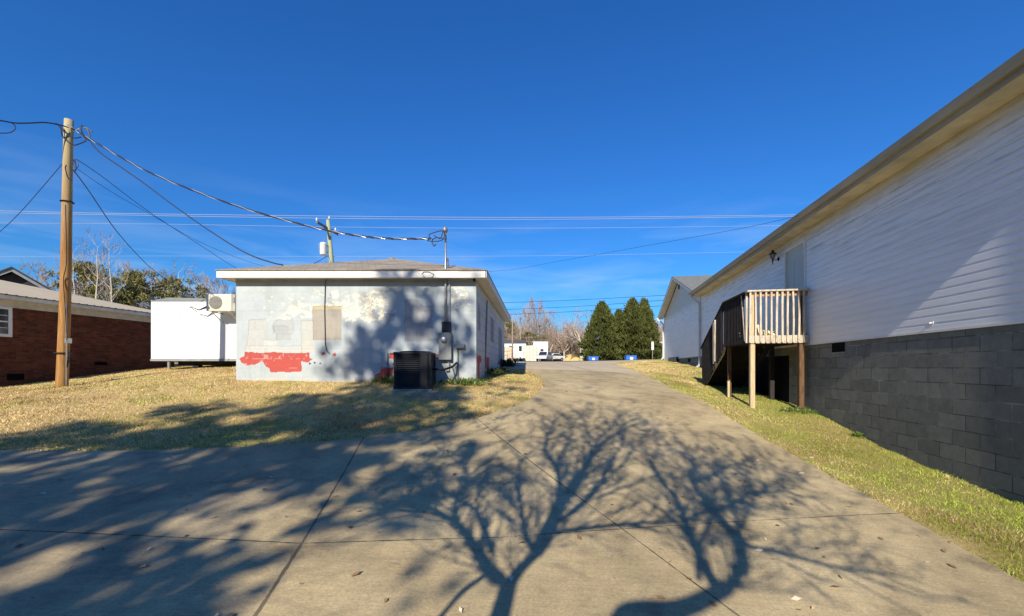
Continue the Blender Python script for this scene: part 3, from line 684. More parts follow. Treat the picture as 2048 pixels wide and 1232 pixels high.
# ------------------------------------------------------------------ wooden deck with stairs
deck = empty('wooden_deck', (HO.x, HO.y, 0), PH, label='small weathered wooden deck with railing and stairs at the side door', cat='deck')
n = NM('weathered_wood')
c = n.ramp(n.noise(3, 6, .7, n.mapping((9, 9, 1.4))), [(.28, (.26,.21,.15)), (.5, (.52,.46,.36)), (.75, (.70,.64,.52))])
c = n.mix(n.ramp(n.noise(11, 5, .7), [(.55, (0,0,0)), (.75, (.5,.5,.5))]), c, (.15,.11,.075))
n.bump(n.noise(4, 5, .7, n.mapping((40, 40, 3))), .4, .004)
M['wood'] = n.out(c, .85, .15)
M['wood_shaded'] = plain('shaded_deck_wood', (.036,.031,.030), .85, .15, var=.4, scale=5, stretch=(6,6,1), bump=.3)  # darker copy of the deck wood, shade put into its colour
M['wood_brown'] = plain('brown_post', (.13,.075,.042), .85, .15, var=.4, scale=5, stretch=(6,6,1), bump=.3)
M['wood_post'] = plain('treated_post', (.50,.40,.24), .85, .15, var=.22, scale=4, stretch=(7,7,.8), bump=.4, bscale=25)
DW = 1.22; DLn = 1.64; FZ = .72; RT = 1.68
def gz_l(t, o): p = hw_(t, o); return float(ground_z(np.array([p.x]), np.array([p.y]))[0])
b = MB()
for k in range(12):
    t0 = .01+k*.137; b.box((t0, .03, FZ-.03), (t0+.131, DW-.02, FZ))
b.build('deck_floor', M['wood'], deck)
b = MB(); b.box((-.038, .02, FZ-.175), (0, DW, FZ-.005)); b.build('rim_joist', M['wood'], deck)
b = MB(); b.box((0, DW-.038, FZ-.175), (DLn, DW, FZ-.034)); b.box((DLn, .02, FZ-.175), (DLn+.038, DW, FZ-.034)); b.box((.0, .02, FZ-.175), (DLn, .058, FZ-.034)); b.build('rim_joist', M['wood_shaded'], deck)
b = MB()
for k in range(4): b.box((.2, .28*(k+1)-.02, FZ-.18), (DLn, .28*(k+1)+.02, FZ-.036))
b.build('joist', M['wood_shaded'], deck)
posts = [(.04, DW-.09, RT-.03, .048, 'wood_post', 'tall pale post at the outer front corner'), (DLn-.07, DW-.09, RT-.03, .040, 'wood_brown', None), (.05, .14, RT-.05, .05, 'wood_brown', None), (DLn-.15, .16, FZ-.04, .05, 'wood_shaded', None)]
for t, o, zt_, r, m, lb in posts:
    zg = gz_l(t, o)-.1
    pb = MB(); pb.box((t-r, o-r, zg), (t+r, o+r, zt_)); ob = pb.build('post', M[m], deck, bevel=.006)
    if lb: ob['label'] = lb
b = MB(); p = (DLn-.07-.07, DW-.05); b.box((p[0]-.03, p[1]-.02, gz_l(*p)-.05), (p[0]+.02, p[1]+.03, gz_l(*p)+.42)); b.build('stake', M['wood_post'], deck)
# top rails
b = MB(); b.box((-.10, -.0, RT-.005), (.045, DW+.05, RT+.033)); b.build('top_rail', M['wood'], deck, bevel=.005)
b = MB(); b.box((.046, DW-.075, RT-.006), (DLn+.02, DW+.065, RT+.032)); b.build('top_rail', M['wood_shaded'], deck, bevel=.005)
b = MB(); b.box((-.012, .03, RT-.10), (.026, DW-.15, RT-.012)); b.build('rail_board', plain('reddish_wood', (.42,.26,.16), .8, .15, var=.35, stretch=(1,5,1)), deck)
b = MB(); b.box((.07, DW-.042, RT-.10), (DLn-.02, DW-.005, RT-.012)); b.build('rail_board', M['wood_shaded'], deck)
# balusters: front (sunlit), side (shade)
def baluster(b, p, z0_, z1_, r=.019, tilt=(0,0), bow=0):
    p = Vector((p[0], p[1], 0)); pts = []
    for k in range(5):
        f = k/4; pts.append(p+Vector((tilt[0]*(f-.5)+0, tilt[1]*(f-.5)+bow*sin(pi*f), z0_+(z1_-z0_)*f)))
    for i in range(4): b.bar(pts[i], pts[i+1], 2*r, 2*r, up=(1,0,0))
for k in range(12):
    o = DW-.015-.108*k
    if o < .02: continue
    b = MB(); baluster(b, (-.058, o), FZ-.16, RT-.008, .017+.004*random.random(), (0, random.uniform(-.012,.012)), random.choice([0,.005,-.008,.012,-.012]))
    b.build('baluster', M['wood'], deck)
for k in range(15):
    t = .06+.108*k
    b = MB()
    if k == 1: baluster(b, (t+.06, DW+.022), FZ-.12, RT-.02, .018, (.20, 0)); ob = b.build('baluster', M['wood'], deck); ob['label'] = 'loose leaning baluster'
    else: baluster(b, (t, DW+.020), FZ-.16, RT-.02, .018, (random.uniform(-.01,.01), 0)); b.build('baluster', M['wood_shaded'] if k else M['wood'], deck)
# stairs
ST0, ST1 = DLn+.04, 3.72; SZ0, SZ1 = FZ-.03, gz_l(3.72, DW)+.02
def sz(t): return SZ0+(SZ1-SZ0)*(t-ST0)/(ST1-ST0)
for o in (DW-.02, .16):
    b = MB(); b.prism([(ST0, SZ0-.02), (ST0, SZ0-.17), (ST0+.1, sz(ST0+.1)-.26), (ST1-.02, SZ1-.16), (ST1+.12, SZ1-.03)], 'y', o-.019, o+.019); b.build('stringer', M['wood'] if o > 1 else M['wood_shaded'], deck)
for k in range(6):
    t = ST0+.08+(ST1-ST0-.25)*(k/5.0)
    b = MB(); b.box((t-.05, .18, sz(t)-.055), (t+.23, DW-.042, sz(t)-.02)); b.build('tread', M['wood_shaded'], deck)
    b = MB(); b.box((t+.18, .18, sz(t)-.25), (t+.20, DW-.042, sz(t)-.056)); b.build('riser', M['wood_shaded'], deck)
RT1 = .62
def rz_(t): return RT+(RT1-RT)*(t-DLn)/(ST1+.05-DLn)
b = MB(); b.bar((DLn+.0, DW+.0, RT+.0), (ST1+.08, DW+.0, RT1-.015), .13, .036); b.build('stair_rail', M['wood_shaded'], deck)
k = 0; t = DLn+.12
while t < ST1-.03:
    b = MB(); pale = k in (5, 6)
    baluster(b, (t, DW+.026+(.02 if pale else 0)), sz(t)-(.30 if not pale else .18)+.04, rz_(t)-.02, .019 if not pale else .024, (random.uniform(-.02,.02)+(-.06 if pale else 0), .02 if pale else 0)); ob = b.build('baluster', M['wood'] if pale else M['wood_shaded'], deck)
    t += .112; k += 1
b = MB(); b.box((ST1-.03, DW-.09, gz_l(ST1, DW)-.1), (ST1+.06, DW, rz_(ST1)-.02)); b.build('post', M['wood_shaded'], deck)
# heap of pale cloth on the deck
cloth = empty('cloth_heap', hw_(.42, .86, FZ), PH, label='crumpled cream cloth heap lying on the deck floor behind the balusters', cat='cloth')
bm = bmesh.new(); bmesh.ops.create_uvsphere(bm, u_segments=60, v_segments=30, radius=1)
for v in bm.verts:
    p = v.co; q = np.array([p.x*3+5, p.z*3+5]); w = float(fbm(np.array(p.x*3.2+9), np.array(p.y*3.2+p.z*4+9), 91)); w2_ = float(fbm(np.array(p.x*9+9), np.array(p.y*9+p.z*11+9), 95))
    s_ = .8+.5*(w-.5)+.28*abs(w2_-.5)*2
    v.co = Vector((p.x*.34*s_, p.y*.42*s_, max(0, p.z)*.27*s_*(1.1 if p.y > 0 else .6)))
me = bpy.data.meshes.new('cloth'); bm.to_mesh(me); bm.free(); me.materials.append(plain('cream_cloth', (.68,.62,.42), .9, .1, var=.12, scale=20)); o = bpy.data.objects.new('cloth', me); COL.objects.link(o); o.parent = cloth
o.location = (0, 0, 0)

# ------------------------------------------------------------------ brick house on the left
BP = atan2(1, .148); BO = Vector((-14.9, 12.7, 0))
brick = empty('brick_house', BO, BP, label='low red brick house with a white frieze and pale metal hip roof', cat='house')
n = NM('red_brick'); s = n.sep()
bt = n.n('ShaderNodeTexBrick'); n.ln(n.comb(n.math('ADD', s[0], s[1]), s[2]), bt.inputs[0])
for k, v in (('Scale', 1), ('Mortar Size', .006), ('Mortar Smooth', .1), ('Brick Width', .205), ('Row Height', .068), ('Bias', -.1)): bt.inputs[k].default_value = v
bt.inputs['Color1'].default_value = (.150,.046,.022,1); bt.inputs['Color2'].default_value = (.062,.022,.014,1); bt.inputs['Mortar'].default_value = (.10,.065,.045,1)
c = n.mix(1, bt.outputs[0], n.ramp(n.noise(3, 6, .7), [(.3, (.7,.7,.7)), (.7, (1.3,1.25,1.2))]), 'MULTIPLY')
n.bump(n.math('SUBTRACT', 1, bt.outputs['Fac']), .6, .01)
M['brick'] = n.out(c, .9, .15)
BT = 1.80; BE = 2.10; t1b = 5.2; t0b = -9
MB().box((t0b, 0, -1.5), (t1b, 9, BT)).build('wall', M['brick'], brick)
b = MB(); b.box((t0b-.3, -.02, BT), (t1b+.0, .1, BE-.08)); b.build('frieze', plain('cream_frieze', (.52,.50,.44), .7), brick)
b = MB(); b.box((t0b-.3, -.33, BE-.08), (t1b+.33, 9.33, BE-.068)); b.build('soffit', M['trim_white'], brick)
b = MB(); b.box((t0b-.3, -.355, BE-.10), (t1b+.355, -.331, BE+.03)); b.box((t1b+.331, -.33, BE-.10), (t1b+.355, 9.33, BE+.03)); b.build('fascia', plain('fascia_cream', (.60,.585,.53), .6), brick)
n = NM('metal_roof'); s = n.sep()
wv = n.math('FRACT', n.math('MULTIPLY', s[0], 4.4)); rib = n.math('LESS_THAN', n.math('ABSOLUTE', n.math('SUBTRACT', wv, .5)), .09)
c = n.mix(n.math('MULTIPLY', rib, .25), n.ramp(n.noise(.7, 4), [(.3, (.54,.46,.31)), (.7, (.60,.51,.35))]), (.44,.38,.27))
n.bump(rib, .8, .02)
M['metal_roof'] = n.out(c, .8, .15)
ee = .38; hh = (9+2*ee)/2; b = MB(); ze = BE+.035; zr2 = ze+1.14
C0, C1, C2, C3 = (t0b-ee, -ee, ze), (t1b+ee, -ee, ze), (t1b+ee, 9+ee, ze), (t0b-ee, 9+ee, ze)
b.add([C0, C1, C2, C3, (t0b+4, 9/2-.3, zr2), (t1b-3.7, 4.2, zr2)], [(0,1,5,4),(1,2,5),(2,3,4,5),(3,0,4)])
b.add([C0, C1, C2, C3]+[(p[0], p[1], p[2]-.02) for p in (C0, C1, C2, C3)], [(0,4,5,1),(1,5,6,2),(2,6,7,3),(3,7,4,0),(4,7,6,5)])
rf = b.build('roof', M['metal_roof'], brick)
b = MB(); x = t0b
b.box((t0b-ee, -ee-.008, ze-.026), (t1b+ee, -ee+.02, ze-.004))
while x < t1b+ee: b.box((x-.02, -ee-.012, ze-.03), (x+.02, -ee+.03, ze+.012)); x += .2273
b.build('roof_edge', plain('roof_edge_dark', (.10,.095,.09), .5), rf)
wn = MB()
wt0, wt1, wz0, wz1 = -1.02, -.02, .92, BT-.0
for a in ((wt0, -.035, wz0), (wt0, -.035, wz1-.08), ): pass
wn.box((wt0, -.04, wz0), (wt1, .0, wz0+.08)); wn.box((wt0, -.04, wz1-.07), (wt1, .0, wz1-.002)); wn.box((wt0, -.041, wz0+.08), (wt0+.09, .0, wz1-.07)); wn.box((wt1-.09, -.041, wz0+.08), (wt1, .0, wz1-.07))
win = wn.build('window', M['white_paint'], brick)
MB().box((wt0+.09, -.012, wz0+.08), (wt1-.09, -.006, wz1-.07)).build('pane', M['glass_dark'], win)
b = MB(); zz0, zz1 = wz0+.08, wz1-.07
b.box((wt0+.09, -.03, (zz0+zz1)/2-.02), (wt1-.09, -.013, (zz0+zz1)/2+.02))
for f in (.25, .75): b.box((wt0+.09, -.024, zz0+(zz1-zz0)*f-.008), (wt1-.09, -.013, zz0+(zz1-zz0)*f+.008))
for f in (.33, .67): b.box((wt0+.09+(wt1-wt0-.18)*f-.008, -.023, zz0), (wt0+.09+(wt1-wt0-.18)*f+.008, -.0131, zz1))
b.build('window_bars', M['white_paint'], win)
MB().box((-.12, -.006, -.36), (.28, .01, -.17)).build('crawl_vent', M['hole_and_shade'], brick)
MB().box((2.2, -.01, .1), (2.6, .0, .22)).build('crawl_vent', M['hole_and_shade'], brick)

# dark gabled house behind it
dk = empty('gabled_house', (-31.7, 27, 0), radians(42), label='dark roofed gabled house rising behind the brick house', cat='house')
b = MB(); b.prism([(-3.3, 0), (3.3, 0), (3.3, 3.75), (0, 6.1), (-3.3, 3.75)], 'y', .4, 9); b.build('wall', plain('dark_gable_siding', (.035,.037,.045), .8, .2, var=.3), dk)
b = MB(); b.prism([(0, 6.42), (3.9, 3.62), (3.9, 3.50), (0, 6.30), (-3.9, 3.50), (-3.9, 3.62)], 'y', -.1, 9.3); b.build('roof', plain('dark_roof', (.04,.043,.05), .85, .2), dk)
b = MB(); b.prism([(0, 6.295), (3.9, 3.495), (3.9, 3.31), (0, 6.11), (-3.9, 3.31), (-3.9, 3.495)], 'y', -.05, .0); b.build('rake_board', plain('rake_grey', (.22,.24,.27), .6), dk)

# ------------------------------------------------------------------ white box trailer
TZ = 14.65; tl = empty('box_trailer', (-9.4, TZ, h1(-10.5, TZ)), label='plain white box trailer raised on piers left of the garage', cat='trailer'); oz = tl.location.z
X0, X1 = -12.42+9.4, -5.95+9.4; zbt, ztt = .315-oz, 2.33-oz
MB().box((X0, 0, zbt), (X1, 2.4, ztt)).build('body', M['white_metal'], tl, bevel=.012)
b = MB(); b.prism([(X0-.03, ztt-.03), (X0+.65, ztt+.09), (X0+2.0, ztt+.06), (X1, ztt+.01), (X1, ztt-.03)], 'y', -.03, 2.43); b.build('roof_cap', M['grey_metal'], tl)
MB().box((X0-.01, -.02, zbt-.075), (X1, 2.42, zbt-.002)).build('base_rail', plain('rail_grey', (.26,.28,.28), .5), tl)
b = MB(); b.box((X0+.7, .3, zbt-.22), (X1-.2, .42, zbt-.08)); b.box((X0+.7, 1.9, zbt-.22), (X1-.2, 2.02, zbt-.08)); b.build('chassis', M['black'], tl)
for xx in (X0+1.35, X0+2.75, X0+3.4, X0+5.0):
    b = MB(); b.box((xx-.1, .25, -.1), (xx+.1, .45, zbt-.2)); b.build('pier', M['brick'] if xx > 0 else M['black'], tl); b = MB(); b.box((xx-.1, 1.9, -.1), (xx+.1, 2.1, zbt-.2)); b.build('pier', M['brick'] if xx > 0 else M['black'], tl)
MB().box((X0+.55, .02, -.02), (X0+.62, .09, zbt-.076)).build('stand', M['galv'], tl)
b = MB(); b.tube([at(380, 613, TZ-.35)-tl.location, at(398, 620, TZ-.3)-tl.location, at(414, 614, TZ-.25)-tl.location], [.008, .02, .04], 6); b.tube([at(380, 614, TZ-.35)-tl.location, at(395, 624, TZ-.35)-tl.location], .01, 6); b.tube([at(414, 614, TZ-.25)-tl.location, at(420, 612, TZ)-tl.location], .02, 6); b.build('antenna_arm', M['dark_metal'], tl)
# mini split on its wall
mp = at(440, 622, TZ-.62)
ms = empty('mini_split', mp, label='beige mini split outdoor unit mounted high on the white trailer', cat='air conditioner')
ex = .44
MB().box((-ex-.02, 0, 0), (ex-.06, .30, .56)).build('cabinet', M['beige_metal'], ms, bevel=.015)
MB().box((ex-.058, .02, .0), (ex+.05, .29, .555)).build('side_cover', plain('side_cover', (.36,.35,.28), .5), ms, bevel=.01)
MB().box((ex-.02, .0, .28), (ex+.03, .018, .45)).build('valve_cover', M['grey_metal'], ms)
b = MB(); b.lathe([(.215, 0), (.215, .006), (.20, .006)], 28); o = b.build('fan', plain('fan_dark', (.10,.105,.10), .6), ms); o.rotation_euler = (pi/2, 0, 0); o.location = (-.14, -.001, .28)
b = MB()
for r in (.05, .09, .13, .17, .21): b.tube([(-.14+r*cos(a*pi/12), -.014, .28+r*sin(a*pi/12)) for a in range(25)], .0045, 4)
for k in range(-5, 6): b.bar((-.14-sqrt(max(0, .215**2-(k*.038)**2)), -.012, .28+k*.038), (-.14+sqrt(max(0, .215**2-(k*.038)**2)), -.012, .28+k*.038), .012, .008)
b.build('fan_guard', plain('guard_grey', (.42,.42,.36), .6), ms)
for xx in (-.30, .28):
    b = MB(); b.bar((xx, .02, -.02), (xx, .61, -.02), .04, .03); b.bar((xx, .05, -.03), (xx, .61, -.33), .03, .02); b.build('bracket', M['galv'], ms)
b = MB(); b.tube([(ex, .2, .5), (ex+.02, .2, .66), (ex+.06, .28, .70), (ex+.07, .4, .62)], .02, 7); b.build('pipe', M['beige_metal'], ms)

# ------------------------------------------------------------------ power poles and lines
def curve_pts(pp, y0, y1, sub=6):
    """pixels measured along a wire; depth runs from y0 to y1 as on a straight line in space"""
    x0, x1 = pp[0][0], pp[-1][0]; P = []
    for x, y in pp:
        f = (x-x0)/(x1-x0) if x1 != x0 else 0
        P.append(at(x, y, 1/((1-f)/y0+f/y1)))
    out = []; n_ = len(P)
    for i in range(n_-1):
        a, b_, c_, d = P[max(i-1, 0)], P[i], P[i+1], P[min(i+2, n_-1)]
        for k in range(sub):
            t = k/sub
            out.append(.5*((2*b_)+(-a+c_)*t+(2*a-5*b_+4*c_-d)*t*t+(-a+3*b_-3*c_+d)*t**3))
    out.append(P[-1]); return out
def wire(pts, r, m, label, extra=None, name='power_line', group=None):
    b = MB(); b.tube(pts, r, 6)
    if extra: extra(b)
    return tag(b.build(name, M[m], smooth=True), label, 'power line', group)
PZ = 10.5
pb_ = at(123.5, 775, PZ); pt_ = at(139.5, 240, PZ)
pole = empty('utility_pole', (pb_.x, PZ, pb_.z-.02), label='tall bare tan wooden service pole in front of the brick house', cat='utility pole'); P0 = pole.location
n = NM('pole_wood')
c = n.ramp(n.noise(2.5, 6, .7, n.mapping((7, 7, .5))), [(.28, (.20,.09,.028)), (.5, (.33,.175,.058)), (.72, (.43,.27,.105))])
c = n.mix(n.ramp(n.noise(1.4, 3), [(.5, (0,0,0)), (.8, (.55,.55,.55))]), c, (.30,.13,.05))
sz_ = n.sep()[2]; c = n.mix(n.math('MULTIPLY', n.math('SUBTRACT', sz_, 3.5), .22, True), c, (.46,.45,.27))
c = n.mix(n.ramp(n.noise(2, 5, .75, n.mapping((42, 42, .8))), [(.60, (0,0,0)), (.68, (.8,.8,.8))]), c, (.09,.05,.02))
n.bump(n.noise(3, 5, .7, n.mapping((30, 30, 1.5))), .5, .006)
M['pole'] = n.out(c, .85, .2)
b = MB(); pts = [Vector((0,0,-.3))]+[(pt_-P0)*f+Vector((.02*sin(5*f), 0, 0)) for f in np.linspace(0, 1, 12)]
b.tube(pts, [.120]+[.117-.030*f for f in np.linspace(0, 1, 12)], 18); b.build('shaft', M['pole'], pole, smooth=True)
b = MB()
b.tube([at(132.5, 770, PZ-.06)-P0, at(133, 690, PZ-.06)-P0, at(131.5, 560, PZ-.05)-P0], .013, 7); b.build('conduit', M['galv'], pole)
MB().box(tuple(at(132, 686, PZ-.14)-P0), tuple(at(141, 677, PZ+.0)-P0)).build('box', M['galv'], pole)
b = MB(); zc = at(125, 706, PZ).z-P0.z; b.lathe([(.16, -.012), (.168, -.01), (.168, .01), (.16, .012)], 18, (.02, 0, zc)); b.tube([at(137, 706, PZ-.1)-P0, at(136, 716, PZ-.2)-P0, at(134, 735, PZ-.12)-P0, at(138, 720, PZ-.2)-P0, at(137, 706, PZ-.12)-P0], .012, 6)
b.build('strap', M['black'], pole); b = MB(); zc = at(128, 404, PZ).z-P0.z; b.lathe([(.13, -.008), (.135, 0), (.13, .008)], 18, (.135, 0, zc)); b.build('strap', M['black'], pole)
b = MB()
b.tube([q-P0 for q in curve_pts([(131,410),(133,520),(127,560),(131,620),(134,680)], PZ-.15, PZ-.18)], .009, 5)
b.tube([q-P0 for q in curve_pts([(133,330),(131,336),(134,350),(138,358),(143,360)], PZ-.14, PZ-.14)], .012, 5)
b.build('cable', M['cable_black'], pole)
b = MB(); b.tube([at(146, 262, PZ)-P0, at(152, 260, PZ)-P0, at(160, 257, PZ)-P0], .014, 6); b.tube([at(136, 250, PZ-.1)-P0, at(146, 256, PZ-.13)-P0], .02, 6); b.build('hook', M['galv'], pole)
b = MB()
for pp in ([(120,250),(128,262),(139,272),(150,276),(162,274)], [(112,246),(122,258),(124,270),(134,282),(148,290),(160,287),(172,282)], [(161,252),(163,262),(170,275),(178,280),(179,270),(174,258),(168,256),(176,257),(185,264)], [(162,252),(166,251),(161,255),(165,268),(172,280)]):
    b.tube([q-P0 for q in curve_pts(pp, PZ-.15, PZ-.1)], .014, 6)
b.build('jumper_cable', M['cable_black'], pole)
b = MB()
for pp in ([(148,318),(154,322),(156,332),(150,340),(147,330),(149,322)], [(146,322),(150,320),(152,338),(148,345)]): b.tube([q-P0 for q in curve_pts(pp, PZ, PZ)], .009, 5)
b.build('coil', M['cable_black'], pole)

mastp = at(880, 478, 8.98)
trip = [(143,256),(200,290),(300,345),(450,404),(600,448),(700,469),(780,477),(862,477)]
def twist(pp, y0, y1, r, ph, amp):
    P = curve_pts(pp, y0, y1, 30); out = []
    for i, p in enumerate(P):
        a = i*.42+ph; out.append(p+Vector((0, cos(a)*amp, sin(a)*amp)))
    return out
b = MB(); b.tube(twist(trip, 10.45, 9.0, .0, 0, .013), .008, 5); tri = b.build('power_line', M['cable_silver'], smooth=True)
tag(tri, 'silvery twisted service wire sagging from tan pole to garage mast', 'power line')
b = MB(); b.tube(twist(trip, 10.45, 9.0, .0, 2.1, .013), .011, 5); b.tube(twist(trip, 10.45, 9.0, .0, 4.2, .013), .011, 5)
b.build('insulated_strand', M['cable_black'], tri, smooth=True)
b = MB()
for pp in ([(862,477),(858,470),(866,466),(880,462),(888,462)], [(862,477),(855,481),(870,483),(884,480),(889,472),(888,463)], [(866,478),(864,484),(868,492),(872,488)], [(868,471),(880,477),(884,470),(886,462)], [(864,479),(876,475),(892,479)]):
    b.tube(curve_pts(pp, 9.0, 8.98), .011, 5)
b.build('jumper_cable', M['cable_black'], tri, smooth=True)
wire(curve_pts([(178,280),(200,305),(240,333),(290,368),(350,413),(420,462),(490,505),(540,524),(566,530)], 10.4, 9.69), .014, 'cable_black', 'thick black wire sagging from tan pole to left hip of garage roof')
wire(curve_pts([(152,318),(200,350),(300,425),(400,490),(465,532),(520,560)], 10.5, 20), .008, 'cable_black', 'thin dark wire from tan pole passing just above the garage fascia end')
wire(curve_pts([(155,338),(220,382),(300,428),(400,484),(500,524),(600,553)], 10.5, 24), .006, 'cable_black', 'faint thin wire from tan pole crossing below the thick black wire')
wire(curve_pts([(147,340),(180,385),(230,458),(280,515),(320,550),(400,610)], 10.5, 32), .012, 'cable_black', 'thin wire dropping steeply from tan pole towards the pines')
wire(curve_pts([(126,326),(80,380),(40,425),(0,463),(-60,510)], 10.5, 11.5), .008, 'cable_black', 'thin wire running from tan pole down to the left')
wire(curve_pts([(-70,232),(0,241),(30,246),(60,246),(90,245),(120,250),(137,255)], 9.0, 10.4), .016, 'cable_black', 'thick black wire running left from the top of the tan pole')
b = MB(); b.tube(curve_pts([(-10,262),(0,266),(20,265),(30,258),(29,250),(22,245)], 9.2, 9.4), .010, 5)
tag(b.build('cable_loop', M['cable_black'], smooth=True), 'loop of cable hanging below the wire at left edge', 'cable')

# distant pole with transformer behind the garage
QZ = 30
qb = Vector((at(668, 600, QZ).x, QZ, h1(-12.5, 30)))
q2 = empty('utility_pole', qb, label='greenish utility pole with crossarm and transformer behind the garage roof', cat='utility pole')
b = MB(); b.tube([(0,0,-.2), at(668, 600, QZ)-qb, at(663, 525, QZ)-qb, at(656, 440, QZ)-qb], [.20, .19, .17, .12], 12); b.build('shaft', plain('green_treated_pole', (.33,.36,.22), .9, .15, var=.2, stretch=(4,4,.5)), q2, smooth=True)
xa = MB(); xa.bar(at(633.5, 444, 28.6)-qb, at(675, 468, 31.4)-qb, .11, .14); xarm = xa.build('crossarm', plain('arm_grey', (.22,.20,.17), .9), q2)
b = MB(); b.bar(at(643, 449, 29.2)-qb, at(654, 462, 29.95)-qb, .04, .04); b.bar(at(668, 462, 30.9)-qb, at(657, 466, 30.05)-qb, .04, .04); b.build('brace', M['grey_metal'], q2)
b = MB()
for x, y, yy in ((633.5, 441, 28.6), (671, 461, 31.1), (658.5, 437, 30)):
    b.lathe([(.035, -.05), (.07, 0), (.05, .05), (.07, .1), (.04, .17), (.02, .2)], 10, at(x, y, yy)-qb)
b.build('insulator', plain('porcelain', (.55,.58,.55), .3, .5), q2, smooth=True)
b = MB(); c_ = at(647, 498, 29.7)-qb; b.lathe([(.20, -.42), (.235, -.38), (.235, .34), (.25, .36), (.16, .44), (.05, .46)], 16, c_)
tf = b.build('transformer', M['white_metal'], q2, smooth=True)
b = MB(); b.lathe([(.03, 0), (.05, .05), (.03, .1), (.05, .15), (.02, .25)], 8, c_+Vector((.05, 0, .44))); b.tube([c_+Vector((-.15, 0, .44)), c_+Vector((-.32, 0, .35)), c_+Vector((-.30, 0, -.1)), c_+Vector((-.15, 0, -.4))], .015, 5); b.build('bushing', M['grey_metal'], tf)
b = MB(); b.box(tuple(at(652, 490, 29.9)-qb), tuple(at(657, 493, 30.0)-qb)); b.box(tuple(at(652, 503, 29.9)-qb), tuple(at(658, 506, 30.0)-qb)); b.build('mount', M['galv'], q2)
b = MB(); b.tube([at(676, 460, 31.4)-qb, at(675, 472, 31.4)-qb], .04, 6); b.build('cutout_fuse', plain('fuse', (.5,.45,.4), .5), q2)
grp = None
for pp, d, r, lb in (([(-60,420),(180,426),(640,432),(1040,435),(1440,432),(1800,426)], 28.6, .020, 'highest pale wire crossing the sky over the distant pole'),
                  ([(-60,425),(180,429),(640,436.5),(1040,439),(1440,435),(1800,429)], 30, .020, 'second pale wire just under the highest wire'),
                  ([(-60,446),(300,448),(670,454),(1040,456.5),(1440,453),(1800,447)], 31.1, .015, 'third pale wire passing the lower crossarm end'),
                  ([(-60,514),(300,512),(662,513),(1040,512),(1300,508),(1800,497)], 30.2, .012, 'lowest faint pale wire just above the garage roof')):
    wire(curve_pts(pp, d, d), r*.85, 'cable_far', lb)
wire(curve_pts([(658,510),(648,516),(636,523),(600,540),(560,555)], 30, 22), .02, 'cable_black', 'short dark drop wire from the transformer pole to behind the roof')
wire(curve_pts([(664,522),(800,536),(975,543),(1130,520),(1300,490),(1450,463),(1530,447),(1602,430)], 30, 8.80), .004, 'cable_black', 'thin wire rising right to the gutter of the white sided house')
b = MB(); b.tube([at(1600, 431, 8.8), at(1612, 429, 8.85), at(1620, 428, 8.9)], [.012, .02, .012], 6); b.tube([at(1620, 428, 8.9), at(1630, 425, 9.0), at(1665, 426, 9.1)], .006, 5)
tag(b.build('wire_insulator', M['cable_pale']), 'small white insulator where the thin wire meets the gutter', 'insulator')
for pp, d, lb in (([(940,608),(1150,600),(1320,591),(1420,586)], 62, 'uppermost of three dark road wires above the conifers'), ([(940,622),(1150,613),(1320,601),(1420,594)], 62, 'middle of three dark road wires above the conifers'), ([(940,632),(1150,623),(1320,612),(1420,605)], 62, 'lowest of three dark road wires above the conifers')):
    wire(curve_pts(pp, d, d), .028, 'cable_black', lb)

# ------------------------------------------------------------------ trees
def bark(name, c): return plain(name, c, .9, .1, var=.3, scale=3, stretch=(4,4,1), bump=.4, bscale=30)
M['bark_pale'] = bark('bark_pale', (.50,.44,.35)); M['bark_brown'] = bark('bark_brown', (.27,.21,.155)); M['bark_grey'] = bark('bark_grey', (.34,.29,.23))
M['twig_brown'] = plain('twig_brown', (.33,.235,.17), .9, .1, var=.3); M['twig_pink'] = plain('twig_pink', (.40,.30,.24), .9, .1, var=.25)
RMIN = .017
def grow(p, d, L, r, depth, rnd, tr, tw, spread=.6, up=.25, nchild=3, seg=3, limit=2):
    r = max(r, RMIN); pts = [p]; rs = [r]; q = p.copy(); dd = d.copy()
    for k in range(seg):
        dd = (dd+Vector((rnd.uniform(-1,1), rnd.uniform(-1,1), rnd.uniform(-.6,1)))*.16+Vector((0,0,up*.12))).normalized()
        q = q+dd*L/seg; pts.append(q.copy()); rs.append(r*(1-.55*(k+1)/seg))
    (tr if depth >= limit else tw).tube(pts, rs, 5 if depth >= limit else 3, cap=False)
    if depth == 0: return
    for k in range(nchild):
        i = rnd.randint(1, seg); a = rnd.uniform(0, 2*pi); o = dd.orthogonal().normalized(); o = Matrix.Rotation(a, 3, dd) @ o
        nd = (dd+o*spread*rnd.uniform(.6,1.3)+Vector((0,0,up))).normalized()
        grow(pts[i], nd, L*rnd.uniform(.55,.8), rs[i]*.62, depth-1, rnd, tr, tw, spread, up, nchild, seg, limit)
